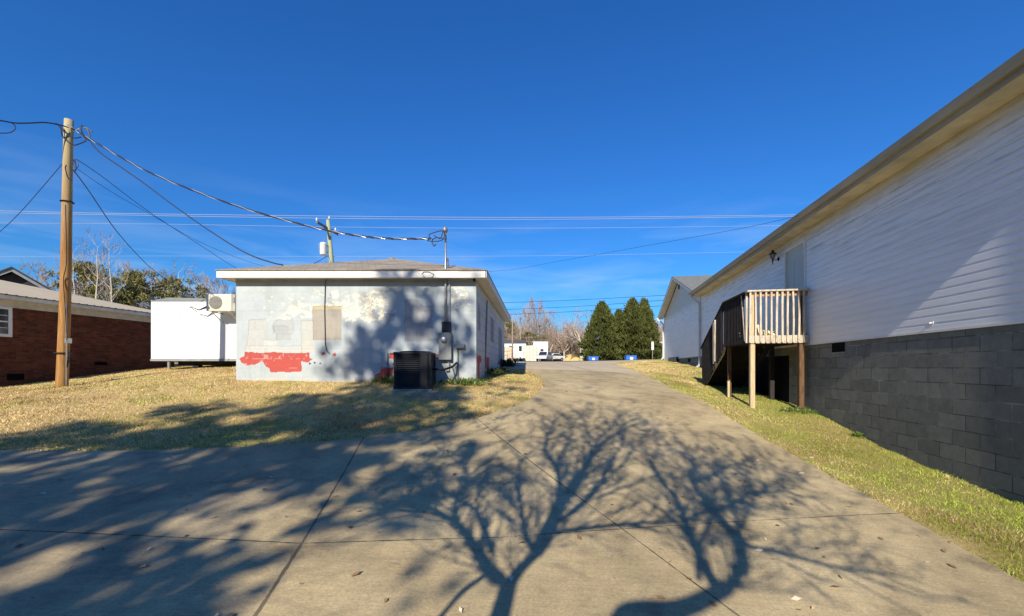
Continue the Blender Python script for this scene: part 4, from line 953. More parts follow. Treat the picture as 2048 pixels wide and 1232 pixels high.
def bare_tree(name, h, style, seed, barkm, twigm, **tg):
    rnd = random.Random(seed); root = empty(name, (0,0,0), **tg); tr = MB(); tw = MB()
    r0 = h*.019*(1.5 if style == 'oak' else 1)
    if style == 'oak':       # broad crown from a short trunk
        tr.tube([(0,0,-.3), (.05,0,h*.15), (.0,.1,h*.28)], [r0*1.2, r0, r0*.85], 8, cap=False)
        for k in range(7):
            a = k*2*pi/7+rnd.random(); grow(Vector((0,.1,h*rnd.uniform(.22,.29))), Vector((cos(a), sin(a), rnd.uniform(.6,1.7))).normalized(), h*rnd.uniform(.26,.34), r0*.5, 4, rnd, tr, tw, .7, .2, 3)
    elif style == 'multi':   # thicket
        for k in range(6):
            a = rnd.random()*2*pi; grow(Vector((cos(a)*.6, sin(a)*.6, 0)), Vector((cos(a)*.3, sin(a)*.3, 1)).normalized(), h*.42, r0*.5, 4, rnd, tr, tw, .5, .3, 3)
    elif style == 'pale':    # tall pale stem with a few long light limbs
        n_ = 12; pts = []; q = Vector((0,0,-.3)); dx = rnd.uniform(-.05,.05)
        for k in range(n_+1): pts.append(q.copy()); q = q+Vector((rnd.uniform(-.03,.03)*h/n_*2+dx*h/n_, rnd.uniform(-.03,.03)*h/n_*2, h/n_))
        rs = [max(r0*.8*(1-.88*k/n_), .018) for k in range(n_+1)]; tr.tube(pts, rs, 7, cap=False)
        for k in range(5, n_+1):
            for j in range(2):
                a = rnd.random()*2*pi; f = k/n_
                grow(pts[k], Vector((cos(a), sin(a), rnd.uniform(.5,1.4))).normalized(), h*.16*(1.45-f*.9), rs[k]*.5, 3, rnd, tr, tw, .55, .3, 2)
    else:                    # tall forest tree: clear stem, narrow crown
        n_ = 12; pts = []; q = Vector((0,0,-.3)); dx = rnd.uniform(-.03,.03)
        for k in range(n_+1): pts.append(q.copy()); q = q+Vector((rnd.uniform(-.03,.03)*h/n_*2+dx*h/n_, rnd.uniform(-.03,.03)*h/n_*2, h/n_))
        rs = [max(r0*(1-.85*k/n_), .02) for k in range(n_+1)]; tr.tube(pts, rs, 7, cap=False)
        for k in range(4, n_+1):
            for j in range(3):
                a = rnd.random()*2*pi; f = k/n_
                grow(pts[k], Vector((cos(a), sin(a), rnd.uniform(.7,1.6))).normalized(), h*.17*(1.35-f*.8), rs[k]*.5, 3, rnd, tr, tw, .6, .3, 3)
    tr.build('trunk', barkm, root, smooth=True, fix=False); tw.build('crown', twigm, root, fix=False)
    return root
used = set()
def put_tree(proto, px_, base_y, Y, hpx, label, group, sx_=1.0, ph=None):
    """stand a tree on the ground at depth Y in photo column px_, hpx = pixel row of its top"""
    o = proto if proto.name not in used else copy_tree(proto); used.add(proto.name)
    p = at(px_, 0, Y); z = h1(p.x, Y); top = (736-hpx)/F*Y
    h0 = proto['h0']; s_ = (top-z)/h0
    o.location = (p.x, Y, z-.05); o.scale = (s_*sx_, s_*sx_, s_); o.rotation_euler = (0, 0, random.random()*2*pi if ph is None else ph)
    tag(o, label, 'tree', group); return o
def real_h(root): return max(max(v[2] for v in [tuple(x.co) for x in c.data.vertices]) for c in kids(root))
protos = {}
for key, st, sd, bm_, tm in (('tallA','tall',3,'bark_pale','twig_pink'),('tallB','tall',8,'bark_grey','twig_brown'),('tallC','tall',15,'bark_brown','twig_pink'),('oakA','oak',5,'bark_pale','twig_brown'),('oakB','oak',11,'bark_brown','twig_brown'),('thick','multi',21,'bark_brown','twig_brown'),('paleA','pale',31,'bark_pale','twig_pink'),('paleB','pale',37,'bark_pale','twig_pink')):
    r_ = bare_tree('bare_tree', 12, st, sd, M[bm_], M[tm]); r_['h0'] = real_h(r_); protos[key] = r_
# foliage helper: sprays of small leaf faces
def sprays(C, D, size, flat=.4, k=7, wr=.30):
    """C centres, D directions; each spray is k thin quads"""
    N = len(C); V = []
    C = np.repeat(C, k, 0); D = np.repeat(D, k, 0); M_ = len(C)
    d = D+rng.normal(0, flat, (M_, 3)); d /= np.linalg.norm(d, axis=1)[:, None]
    r = rng.normal(0, 1, (M_, 3)); s_ = np.cross(d, r); s_ /= np.linalg.norm(s_, axis=1)[:, None]
    L_ = (size*(.6+.8*rng.random(M_)))[:, None]
    w = L_*wr; C = C+rng.normal(0, .3, (M_, 3))*L_
    V = np.stack([C-s_*w*.5, C+d*L_*.5-s_*w*.6, C+d*L_, C+d*L_*.5+s_*w*.6], 1).reshape(-1, 3)
    return V, np.arange(4*M_).reshape(M_, 4)
M['needle_pine'] = plain('pine_needles', (.19,.175,.06), .85, .15, var=.5, scale=1.2)
M['leyland'] = plain('conifer_foliage', (.085,.097,.024), .85, .15, var=.6, scale=1.6)
def conifer(seed, h=8, rad=2.6):
    rg = np.random.default_rng(seed); root = empty('conifer_tree', (0,0,0))
    N = 6500; f = rg.random(N)**1.15; z = .3+f*(h-.25)
    prof = np.clip(.70+z/h*2.2, 0, 1)*np.power(np.clip(1-z/h, 0, 1), .80)*rad*1.32
    a = rg.random(N)*2*pi; bumpy = .52+.34*vnoise(a*1.1+seed, z*.8+seed, seed+9)+.56*vnoise(a*2.6+seed, z*1.7, seed)+.40*vnoise(a*6, z*3.6, seed+1)-.24
    rr = prof*bumpy*np.sqrt(rg.random(N)*.5+.5)
    k_ = vnoise(a*4.5+20, z*2.6, seed+3) > .36; a = a[k_]; z = z[k_]; rr = rr[k_]; N = len(a)
    C = np.stack([rr*np.cos(a), rr*np.sin(a), z], 1)
    D = np.stack([np.cos(a)*.8, np.sin(a)*.8, .85+.8*(z/h)], 1)
    V, Fq_ = sprays(C, D, np.full(N*5, .36), .38, 5)
    np_mesh('crown', V, Fq_, M['leyland'], root)
    t = MB(); t.tube([(0,0,-.2), (0,0,h*.5), (0,0,h*.98)], [.16, .09, .01], 7)
    for k in range(30):
        a_ = random.random()*2*pi; zz = random.uniform(.15, h*.75); rr_ = rad*(1-zz/h)*.9; t.tube([(0,0,zz), (rr_*cos(a_), rr_*sin(a_), zz+rr_*.5)], [.04, .01], 4)
    t.build('trunk', M['bark_brown'], root); root['h0'] = h+.2
    return root
def pine(seed, h=10):
    rg = np.random.default_rng(seed); root = empty('pine_tree', (0,0,0)); t = MB(); t.tube([(0,0,-.3), (.1,0,h*.5), (.0,.1,h*.95)], [.2, .13, .03], 7)
    CC = []; DD = []
    for k in range(30):
        f = .40+.60*rg.random(); zz = h*f*.97; a_ = rg.random()*2*pi; R_ = h*.30*sqrt(max(.02, 1-((f-.60)/.41)**2))*(.45+.6*rg.random())
        e_ = np.array([R_*cos(a_), R_*sin(a_), zz+R_*.25]); t.tube([(0,0,zz-.3), tuple(e_)], [.05, .012], 4)
        m = 17; c_ = e_*1+rg.normal(0, 1, (m, 3))*np.array([.48,.48,.15])*h*.085; CC.append(c_); DD.append(np.tile([0,0,.7], (m, 1))+rg.normal(0, .5, (m, 3)))
    V, Fq_ = sprays(np.concatenate(CC), np.concatenate(DD), .34, .6, 7); np_mesh('crown', V, Fq_, M['needle_pine'], root)
    t.build('trunk', M['bark_brown'], root); root['h0'] = h; return root
cA, cB, cC, cD = conifer(1, 8, 2.5), conifer(2, 8, 2.3), conifer(13, 8, 2.4), conifer(24, 8, 2.4)
pA, pB = pine(5), pine(6)
# the conifer clump beyond the drive
for pr, x, Y, top, sx_, lb in ((cA, 1204, 60, 606, 1.10, 'leftmost broad dark conifer at the end of the driveway'), (cB, 1238, 61.5, 622, 1.12, 'shortest conifer wedged between the leftmost and the middle one'),
                           (cC, 1265, 61, 600, 1.10, 'tallest middle conifer with a ragged top beyond the driveway'), (cD, 1288, 60.5, 601, .92, 'rightmost dark conifer nearest the white gable')):
    put_tree(pr, x, 0, Y, top, lb, None, sx_)
g_wood = 'bare trees in the treeline beyond the yard'
tl_ = [('tallB',1014,88,622,1.0),('tallC',1024,84,628,1.0),('tallA',1034,90,640,.9),('tallB',1042,80,612,1.1),('tallC',1052,92,620,1.0),('tallA',1062,86,600,1.0),('tallB',1072,82,590,1.0),('tallC',1080,90,596,1.0),
       ('tallA',1090,95,612,1.0),('tallB',1100,88,618,1.0),('oakB',1112,92,640,1.1),('oakA',1128,80,642,1.2),('oakB',1140,88,636,1.2),('oakA',1152,84,640,1.1),('oakA',1164,76,604,1.15),('oakB',1178,86,632,1.1),
       ('tallC',1232,100,632,1.0),('tallA',1252,104,630,1.0),('tallB',1300,98,630,1.0),('tallC',1312,92,636,1.1),('tallA',1322,96,642,1.1),('oakB',1306,90,650,1.0),
       ('tallB',1002,90,634,1.1),('thick',1018,78,668,1.6),('thick',1036,79,676,1.6),('thick',1056,80,670,1.6),('thick',1088,78,664,1.6),('thick',1106,79,650,1.5),('thick',1120,82,656,1.6),('thick',1136,80,654,1.6),('thick',1150,82,658,1.6),('thick',1168,80,650,1.5),('thick',1310,84,664,1.5)]
side = ['thin', 'slender', 'forked', 'leaning', 'wispy', 'twiggy']
ORD = ['first','second','third','fourth','fifth','sixth','seventh','eighth','ninth','tenth','eleventh','twelfth','thirteenth','fourteenth','fifteenth','sixteenth','seventeenth','eighteenth']
rank = {}
for kk in ('t', 'o', 'k'):
    xs_ = sorted((q[1], i_) for i_, q in enumerate(tl_) if (q[0] == 'thick') == (kk == 'k') and (kk == 'k' or q[0][0] == kk))
    for n_, (x_, i_) in enumerate(xs_): rank[i_] = ORD[n_]
for k, (key, x, Y, top, sx_) in enumerate(tl_):
    lb = {'tall': 'tall bare slender tree in the treeline beyond the yard', 'oak': 'broad bare tree with spreading crown in the treeline beyond the yard', 'thi': 'low bare thicket tree at the foot of the treeline'}[key[:4] if key.startswith('tall') else key[:3]]
    lb = lb.replace(' beyond the yard', '').replace('at the foot of the', 'low in the')+', '+rank[k]+' from the left'
    put_tree(protos[key], x, 0, Y, top, lb, {'t': 'tall bare trees in the treeline', 'o': 'broad bare trees in the treeline'}[key[0]] if key != 'thick' else 'thicket trees at the foot of the treeline', sx_)
for x, Y, top, lb in ((1058, 79, 664, 'olive evergreen behind the mobile home, left one'), (1084, 80, 670, 'olive evergreen behind the shipping container'), (1017, 84, 645, 'dark pine among bare trees right above the garage end')):
    put_tree(pA if x != 1084 else pB, x, 0, Y, top, lb, None, 1.1)
# behind the brick house and trailer
for pr, x, Y, top, lb, sx_ in [(p_, x_, Y_, t_, l_, q_*.80) for p_, x_, Y_, t_, l_, q_ in ((pA, 158, 41, 527, 'dark round pine right beside the tan pole', 1.15), (pB, 218, 40, 540, 'pine behind the big forked pale tree', .9), (pA, 262, 43, 545, 'rounded pine in the middle of the pine row', .95),
                             (pB, 305, 42, 545, 'broad pine left of the white trailer top', 1.15), (pA, 343, 46, 560, 'small pine above the left end of the trailer', .9), (pB, 380, 46, 562, 'rightmost pine just above the trailer roof', .9), (pA, 240, 44, 592, 'low pine filling the gap over the brick house roof', 1.0), (pB, 285, 40, 598, 'low pine over the far end of the brick house roof', 1.2))]:
    put_tree(pr, x, 0, Y, top, lb, None, sx_)
for key, x, Y, top, lb, sx_ in (('paleA', 152, 36, 468, 'slim pale trunked bare tree next to the tan pole', .8), ('paleB', 190, 38, 452, 'tallest pale trunked bare tree behind the brick house', .9), ('paleA', 232, 37, 462, 'pale bare tree with a long low right branch', .8),
                             ('tallC', 75, 55, 520, 'hazy bare tree above the dark gabled roof', 1.2), ('oakB', 95, 60, 515, 'bushy bare tree left of the tan pole', 1.2), ('paleB', 310, 55, 526, 'bare tree top above the broad pine', 1.1), ('paleA', 362, 58, 516, 'bare tree top above the left end of the trailer', 1.3), ('paleB', 415, 60, 544, 'bare tree top left of the mini split unit', 1.2), ('tallA', 437, 62, 552, 'pale bare tree top over the mini split unit', 1.2), ('tallC', 455, 58, 560, 'bare tree top beside the garage fascia end', 1.2), ('paleB', 170, 60, 500, 'thin bare tree between the two pale ones', 1.0),
                             ('tallA', 262, 62, 520, 'hazy bare tree between the broad pine and the pine in the middle', 1.0), ('tallC', 288, 60, 528, 'hazy slender bare tree above the far end of the brick roof', 1.0), ('tallB', 335, 62, 536, 'hazy bare tree just right of the broad pine', 1.1), ('tallA', 396, 64, 540, 'hazy bare tree left of the mini split above the trailer', 1.1),
                             ('oakB', 700, 60, 512, 'bare tree crown just showing over the garage roof', 1.3), ('oakA', 725, 62, 516, 'bare treetop showing right of the transformer pole', 1.2)):
    put_tree(protos[key], x, 0, Y, top, lb, None, sx_)
for k_, pr in protos.items():
    if pr.name not in used: print('unused', k_)
# far woods filling the gaps low down
wd = MB(); rnd = random.Random(4)
for k in range(700):
    pxx = rnd.choice([rnd.uniform(985, 1185), rnd.uniform(985, 1185), rnd.uniform(1290, 1345), rnd.uniform(130, 480)]); Y = rnd.uniform(98, 112); p = at(pxx, 0, Y); z = h1(p.x, Y); h_ = rnd.uniform(5, 9.5)*(1 if pxx > 600 else 1.6)
    q = Vector((p.x, Y, z)); e_ = q+Vector((rnd.uniform(-.8,.8), 0, h_)); wd.tube([q, (q+e_)/2+Vector((rnd.uniform(-.3,.3),0,0)), e_], [.12, .08, .02], 3, cap=False)
    for j in range(9):
        f = rnd.uniform(.15, 1); s0 = q.lerp(e_, f); wd.tube([s0, s0+Vector((rnd.uniform(-1.4,1.4), rnd.uniform(-.5,.5), rnd.uniform(.3,1.8)))], [.045, .012], 3, cap=False)
tag(wd.build('woods', M['twig_brown'], fix=False), 'brown leafless woods far behind the yard', 'woods', kind='stuff')

# ------------------------------------------------------------------ shade trees standing behind the camera
RMIN = .006
U2 = Vector((sin(SUN_HEAD), cos(SUN_HEAD), 0)); V2 = Vector((cos(SUN_HEAD), -sin(SUN_HEAD), 0))
def shadow_branches(root_name, base, polys, label, seed, barkm, twigm, twig_n=5, clumps=()):
    """limbs laid out from their cast shadow: ground points -> an upright tree at base"""
    rnd = random.Random(seed); bz = h1(base[0], base[1]); B = Vector((base[0], base[1], bz))
    root = empty(root_name, B, label=label, cat='tree'); tr = MB(); tw = MB()
    def lift(G, w):
        g = Vector((G[0], G[1], h1(G[0], G[1])+.02)); d = g-B; a = d.x*V2.x+d.y*V2.y; u = d.x*U2.x+d.y*U2.y
        # point on the ray back to the sun where it crosses the upright plane through the trunk, shifted w metres
        return Vector((0,0,0))+V2*a+U2*w+Vector((0,0,d.z+(u-w)*tan(SUN_EL)))
    for poly, r0_, r1_ in polys:
        pts = []; w = rnd.uniform(-.25, .25); 
        for i, G in enumerate(poly):
            f = i/(len(poly)-1); pts.append(lift(G, w*f if r0_ > .05 else w))
        rs = [r0_+(r1_-r0_)*i/(len(pts)-1) for i in range(len(pts))]
        P = []; R_ = []
        for i in range(len(pts)-1):
            a, b_, c_, d = pts[max(i-1,0)], pts[i], pts[i+1], pts[min(i+2,len(pts)-1)]
            for k in range(5):
                t = k/5; P.append(.5*((2*b_)+(-a+c_)*t+(2*a-5*b_+4*c_-d)*t*t+(-a+3*b_-3*c_+d)*t**3)); R_.append(rs[i]+(rs[i+1]-rs[i])*t)
        P.append(pts[-1]); R_.append(rs[-1]); R_ = [q_*(.82 if q_ > .045 else 1.15) for q_ in R_]; tr.tube(P, R_, 8, cap=False)
        for i in range(2, len(P)):
            if R_[i] > .05 or len(poly) == 3: continue
            dd = (P[i]-P[i-1]).normalized()
            for k in range(twig_n):
                if rnd.random() < .45: continue
                o = Matrix.Rotation(rnd.uniform(0, 2*pi), 3, dd) @ dd.orthogonal().normalized()
                grow(P[i], (dd+o*rnd.uniform(.5,1.0)+Vector((0,0,.25))).normalized(), rnd.uniform(.22,.55), .010, 2, rnd, tr, tw, .6, .15, 2, 2, 9)
    for (G, R__, m) in clumps:
        c_ = lift(G, rnd.uniform(-.5,.3))
        for k in range(int(m*1.5)):
            o = Vector((rnd.gauss(0,1), rnd.gauss(0,1), rnd.gauss(0,1)))*R__*.5
            q = c_+o; grow(q, (o+Vector((0,0,.6))).normalized(), rnd.uniform(.12,.3), .011, 1, rnd, tr, tw, .7, .1, 3, 2, 9)
    tr.build('trunk', barkm, root, smooth=True, fix=False); tw.build('crown', twigm, root, fix=False); return root
#SHADOW_POLYS
B1 = (-.72, -.95)
polys1 = [([(-.58,-.3),(-.33,.9),(-.14,1.9),(-.06,2.36),(-.02,2.62)], .085, .062),
 ([(-.02,2.6),(-.14,2.75),(-.25,3.0),(-.42,3.35),(-.66,3.6),(-.95,3.85)], .048, .018),
 ([(-.02,2.6),(.06,2.8),(.22,3.1),(.38,3.6),(.46,4.1),(.50,4.7),(.42,5.4),(.5,6.0)], .055, .014),
 ([(.16,3.0),(.10,3.3),(.08,3.9),(.07,4.6),(.10,5.0)], .025, .008),
 ([(.38,3.6),(.62,4.3),(.95,5.2),(1.25,6.1),(1.7,6.9)], .038, .010),
 ([(.44,4.0),(.75,4.6),(1.1,5.5),(1.5,6.3),(2.1,7.1)], .034, .010),
 ([(.5,4.7),(.66,5.4),(.85,6.1),(.95,6.9)], .022, .008),
 ([(.3,3.3),(.72,3.45),(1.05,3.55),(1.35,3.6),(1.62,3.75),(1.95,4.1)], .022, .008),
 ([(-.14,2.75),(-.3,2.5),(-.42,2.2)], .018, .012),
 ([(-.42,3.35),(-.5,3.8),(-.45,4.4),(-.6,5.0)], .022, .008)]
polys1 += [([(.17,3.11),(.32,3.59),(.43,3.99),(.50,4.75),(.42,5.44),(.67,6.75)], .022, .008), ([(.31,3.43),(.61,4.16),(.88,4.95),(1.12,6.22),(1.20,7.55)], .022, .007), ([(.39,3.51),(.80,4.13),(1.21,5.15),(1.65,6.26),(1.9,7.6)], .022, .007), ([(.49,3.66),(.98,4.47),(1.58,5.56),(2.16,6.8)], .02, .007), ([(.78,4.0),(1.22,4.4),(1.62,4.7),(2.0,4.62)], .015, .006), ([(-.14,2.98),(-.27,3.53),(-.47,3.84),(-.74,4.1)], .022, .009)]
cl1 = [((1.0,6.9),.8,26),((1.75,7.2),.8,30),((2.2,6.9),.7,22),((1.5,6.2),.8,18),((.6,6.2),.6,12),((2.6,6.2),.6,10),((-.8,5.4),.8,20),((-.9,6.2),.8,20),((-.2,6.6),.7,16),((-.6,4.6),.6,10)]
shadow_branches('bare_tree', B1, polys1, 'leafless multi stemmed tree right behind the viewpoint', 3, M['bark_grey'], M['twig_brown'], 3, cl1)
B2 = (-.05, -1.6)
polys2 = [([(.1,-.6),(.3,.8),(.5,1.9),(.62,2.38),(.95,2.46),(1.2,2.6),(1.38,2.72)], .088, .058),
 ([(1.3,2.68),(1.33,2.95),(1.42,3.4),(1.58,4.1),(1.62,4.8),(1.75,5.3),(2.0,5.8)], .038, .010),
 ([(1.38,2.72),(1.62,3.0),(1.78,3.4),(1.85,3.9),(1.95,4.6),(2.2,5.1),(2.35,5.6)], .05, .012),
 ([(1.72,3.3),(2.0,3.2),(2.3,3.05),(2.6,3.0)], .022, .010),
 ([(1.85,3.9),(2.15,4.1),(2.5,4.4),(2.9,4.5)], .028, .008),
 ([(1.42,3.4),(1.32,3.9),(1.15,4.4)], .016, .007),
 ([(1.95,4.6),(2.35,4.9),(2.7,5.3),(3.2,5.6)], .022, .008)]
polys2 += [([(1.76,3.24),(2.05,3.95),(2.35,4.85),(2.55,5.7)], .02, .007), ([(1.92,3.56),(2.27,4.07),(2.73,4.6),(3.1,4.9)], .02, .007), ([(2.13,3.95),(2.6,4.7),(3.0,5.4)], .016, .006), ([(1.22,2.78),(1.42,3.24),(1.90,4.0),(2.2,4.75)], .02, .007)]
cl2 = [((2.4,5.6),.6,18),((2.9,5.2),.6,18),((2.5,4.3),.4,12),((3.2,4.6),.6,14),((2.0,5.9),.5,12),((3.5,5.8),.6,10),((1.7,5.1),.4,8)]
shadow_branches('bare_tree', B2, polys2, 'leafless tree with a leaning trunk behind the viewpoint', 5, M['bark_grey'], M['twig_brown'], 3, cl2)

# big leafy tree farther back: its crown throws the broad shade
def ground_hit(px_, py_):
    t = np.geomspace(1.5, 60, 500); x = (px_-1024)/F*t; z = (736-py_)/F*t; h = H(x, t); i = np.where(z <= h)[0]
    return None if len(i) == 0 else Vector((x[i[0]], t[i[0]], h[i[0]]))
shade = [  # x0, y0, x1, y1 in the photograph, share of light held back, gap size
 (-700,906,420,1300,2.6),(420,900,700,1010,2.0),(700,880,960,960,1.4),(560,960,900,1080,1.5),(0,1100,420,1240,1.2),(420,1080,640,1232,.45),(640,1080,1000,1232,.35),(900,930,1060,1010,.9),(620,905,960,960,2.2),(420,906,700,960,3),
 (-500,872,120,906,3),(120,846,420,900,3),(330,812,700,885,3),(560,790,930,850,3),(930,800,1000,835,.6),(700,770,930,800,2.7),(960,765,1060,800,.5),(560,850,905,884,3),(420,884,700,905,3),(300,845,560,870,2.4)]
shade_wall = [(700,655,785,768,2.4),(640,690,700,768,1.0),(700,570,760,655,.8),(740,570,800,640,1.3),(785,575,880,768,1.8),(870,570,952,768,.95),(655,600,700,690,.35),(735,541,970,556,.9),(905,640,950,768,.4)]
dirv = -SD; TB = Vector((-6.2, -9.0, 0)); TB.z = h1(TB.x, TB.y)
CC = []
def lift_leaf(P_):
    Y0 = random.uniform(-11.0, -6.2) if random.random() < .8 else random.uniform(-12, -5)
    d = (P_.y-Y0)/dirv.y*-1; return P_+dirv*d
cell = .34
for (x0, y0, x1, y1, den) in shade:
    c_ = [ground_hit(x, y) for x in (x0, x1) for y in (y0, min(y1, 1300))]; c_ = [q for q in c_ if q]
    n_ = 0
    # sample uniformly over the ground patch seen in that window
    xs_ = [q.x for q in c_]; ys_ = [q.y for q in c_]; ax, bx, ay, by = min(xs_), max(xs_), min(ys_), max(ys_)
    area = (bx-ax)*(by-ay)*.5; cnt = int(area*den*1.9/.030)
    for k in range(cnt):
        gx_, gy_ = random.uniform(ax, bx), random.uniform(ay, by); gz_ = h1(gx_, gy_) if k % 1 == 0 else 0
        qx, qy = 1024+F*gx_/gy_, 736-F*gz_/gy_
        if not (x0 <= qx <= x1 and y0 <= qy <= y1): continue
        CC.append(((gx_, gy_, gz_), den))
for (x0, y0, x1, y1, den) in shade_wall:
    ax, bx = (x0-1024)/93.5, (x1-1024)/93.5; az, bz_ = (736-y1)/93.5, (736-y0)/93.5
    cnt = int((bx-ax)*(bz_-az)*.86*den*1.7/.030)
    for k in range(cnt): CC.append(((random.uniform(ax, bx), 9.1 if y0 > 560 else 8.88, random.uniform(az, bz_)), den*1.6))
# open the mass into clumps and gaps along the sun's view of it
pts = np.array([c[0] for c in CC]); up2 = np.array([-.5*sin(SUN_HEAD), -.5*cos(SUN_HEAD), -.866])*-1
a_ = pts@np.array([V2.x, V2.y, 0]); b_ = pts@up2
nz = .62*fbm(a_*3.6, b_*3.2, 55, 3)+.38*fbm(a_*1.5, b_*1.2, 56, 2); nz2 = vnoise(a_*.5+9, b_*.5, 58)
keep = nz+.25*(nz2-.5) > np.where(rng.random(len(pts)) < .08, .2, np.clip(.545-.085*np.array([c[1] for c in CC]), .24, .54))
pts = pts[keep]; print('leaf clumps', len(pts))
C3_ = np.array([tuple(lift_leaf(Vector(p))) for p in pts])
oak = empty('leafy_tree', TB, label='big evergreen leafy tree standing behind the viewpoint', cat='tree')
V, Fq_ = sprays(C3_-np.array(TB), rng.normal(0, 1, C3_.shape), .19, 1.0, 3, .65)
np_mesh('crown', V, Fq_, plain('broad_leaves', (.045,.075,.022), .6, .3, var=.4), oak)
t = MB(); cen = C3_.mean(0)-np.array(TB); print('crown centre', cen+np.array(TB), C3_.min(0), C3_.max(0))
t.tube([(0,0,-.3), (.1,0,1.6), (.0,.1,3.2), (cen[0]*.2, cen[1]*.2, 4.8)], [.32, .27, .24, .18], 12)
rs_ = random.Random(9)
for k in range(16):
    q = C3_[rs_.randrange(len(C3_))]-np.array(TB); s0 = Vector((0, 0, rs_.uniform(3, 4.8))); e_ = Vector(q); m_ = s0.lerp(e_, .5)+Vector((0, 0, rs_.uniform(-.3, .5)))
    t.tube([s0, s0.lerp(m_, .5)+Vector((0,0,.15)), m_, m_.lerp(e_, .5), e_], [.10, .075, .05, .03, .01], 6)
t.build('trunk', M['bark_brown'], oak, smooth=True)

# unseen evergreens added well behind the viewpoint to hold back sky light
for k_, (x, y, h_) in enumerate(((-16,-17,.95),(-9,-21,.9),(-2,-23,1.0),(5,-22,.85),(12,-19,.95),(19,-12,.9),(-22,-10,1.0),(-12,-25,1.1))):
    o = copy_tree(cA if k_ % 2 else cB); o.location = (x, y, h1(x, y)); o.scale = (1.9*h_, 1.9*h_, 1.3*h_); o.rotation_euler = (0, 0, k_*1.3)
    tag(o, 'unseen dark evergreen added behind the viewpoint to block sky light, ' + ORD[k_] + ' one', 'tree', 'evergreens added behind the viewpoint to block sky light')
# ------------------------------------------------------------------ small things near the garage
def stalks(name, c, rx, ry, N, hh, colr, label, cat):
    b = MB(); rnd = random.Random(hash(name) % 97 if False else len(label)); cz_ = h1(*c)
    for k in range(N):
        x = rnd.gauss(0, rx*.5); y = rnd.gauss(0, ry*.5); z = h1(c[0]+x, c[1]+y)-cz_
        a = rnd.uniform(0, 2*pi); l_ = rnd.uniform(.04, .14); e_ = rnd.uniform(.1, 1)*hh
        b.tube([(x, y, z), (x+cos(a)*l_*.5, y+sin(a)*l_*.5, z+e_), (x+cos(a)*l_, y+sin(a)*l_, z+e_*rnd.uniform(.3,1.2))], [.005, .005, .003], 4, cap=False)
    root = b.build(name, colr, fix=False); root.location = (c[0], c[1], cz_); return tag(root, label, cat)
stalks('dead_weeds', (at(868, 790, 7.9).x, 7.85), 1.0, .22, 230, .08, plain('dead_stalk', (.42,.39,.33), .8), 'matted pale dead stalks in the grass before the air conditioner', 'weeds')
def bush(name, c, rx, ry, hh, N, m, label, cat='plant'):
    cz_ = h1(*c); C = np.stack([rng.normal(0, rx*.45, N), rng.normal(0, ry*.45, N), np.abs(rng.random(N))*hh*.8], 1)
    V, Fq_ = sprays(C, np.tile([0,0,1.0], (N, 1)), hh*.45, .7, 5); o = np_mesh(name, V, Fq_, m); o.location = (c[0], c[1], cz_-.01); return tag(o, label, cat, kind='stuff' if N > 130 else None)
M['weed_green'] = plain('weed_green', (.10,.15,.03), .8, .15, var=.4); M['weed_dark'] = plain('ivy_dark', (.03,.045,.015), .8, .15, var=.4)
bush('ground_ivy', (-.42, 12.0), .25, 2.2, .13, 420, M['weed_dark'], 'dark low growth along the side wall of the garage')
bush('shrub', (-.15, 15.6), .3, .5, .22, 120, M['weed_dark'], 'small dark shrub at the far corner of the garage', 'shrub')
bush('weed_clump', (at(778, 765, 8.9).x, 8.95), .35, .12, .14, 120, M['weed_green'], 'green weed tuft left of the air conditioner')
bush('weed_clump', (-1.0, 8.95), .6, .18, .13, 160, M['weed_green'], 'green weeds below the electric meter')
bush('weed_clump', tuple(hw_(-1.85, .10)[:2]), .07, .05, .09, 90, M['weed_green'], 'tall green weed tuft against the dark foundation')
bush('weed_clump', tuple(hw_(-.2, .25)[:2]), .5, .25, .10, 120, M['weed_green'], 'bright green weeds at the foot of the deck post')
b = MB()
rnd = random.Random(2)
for k in range(14):
    p = Vector((rnd.uniform(-.25, .25), rnd.uniform(-.15, .15), 0)); r = rnd.uniform(.02, .05); b.lathe([(r*.7, 0), (r, r*.4), (r*.5, r*.8)], 6, p)
o = b.build('rubble', plain('rubble_pale', (.50,.42,.33), .9), smooth=False); c_ = hw_(-.02, .22); o.location = (c_.x, c_.y, h1(c_.x, c_.y)); tag(o, 'small pale rubble at the base of the dark deck post', 'rubble')
b = MB(); b.bar((0,0,0), (.03,.0,.55), .035, .02); b.bar((0.0,.0,.35), (.12,.05,.38), .02, .02); o = b.build('stake', M['trim_white']); o.location = (-.48, 10.9, h1(-.48, 10.9)); tag(o, 'small pale stake leaning by the garage side wall', 'stake')

# ------------------------------------------------------------------ far yard: mobile home, container, vehicles, dumpsters
def gy_(x, Y): return h1(x, Y)+.05
YZ = 72
p = at(1020, 0, YZ); mh = empty('mobile_home', (p.x, YZ, gy_(p.x, YZ)), label='white mobile home with dark roof behind the container', cat='mobile home')
s_ = F/YZ
b = MB(); b.box((-7.5, 0, .5), (2.7, 4, 3.15)); b.build('wall', M['white_metal'], mh)
b = MB(); b.prism([(-.3, 3.15), (2, 3.75), (4.3, 3.15)], 'x', -7.7, 2.8); b.build('roof', plain('roof_dark_brown', (.10,.09,.09), .8), mh)
for xx in (-2.2, -.2, 1.5):
    w_ = MB().box((xx, -.03, 1.7), (xx+.5, .0, 2.6)).build('window', M['glass_dark'], mh)
b = MB(); b.box((-1.2, -.6, .3), (.3, -.05, 2.4)); b.build('porch', plain('porch_tan', (.55,.45,.30), .8), mh)
p = at(1088, 0, 73); mh2 = empty('mobile_home', (p.x, 73, gy_(p.x, 73)), label='white mobile home end right of the container', cat='mobile home')
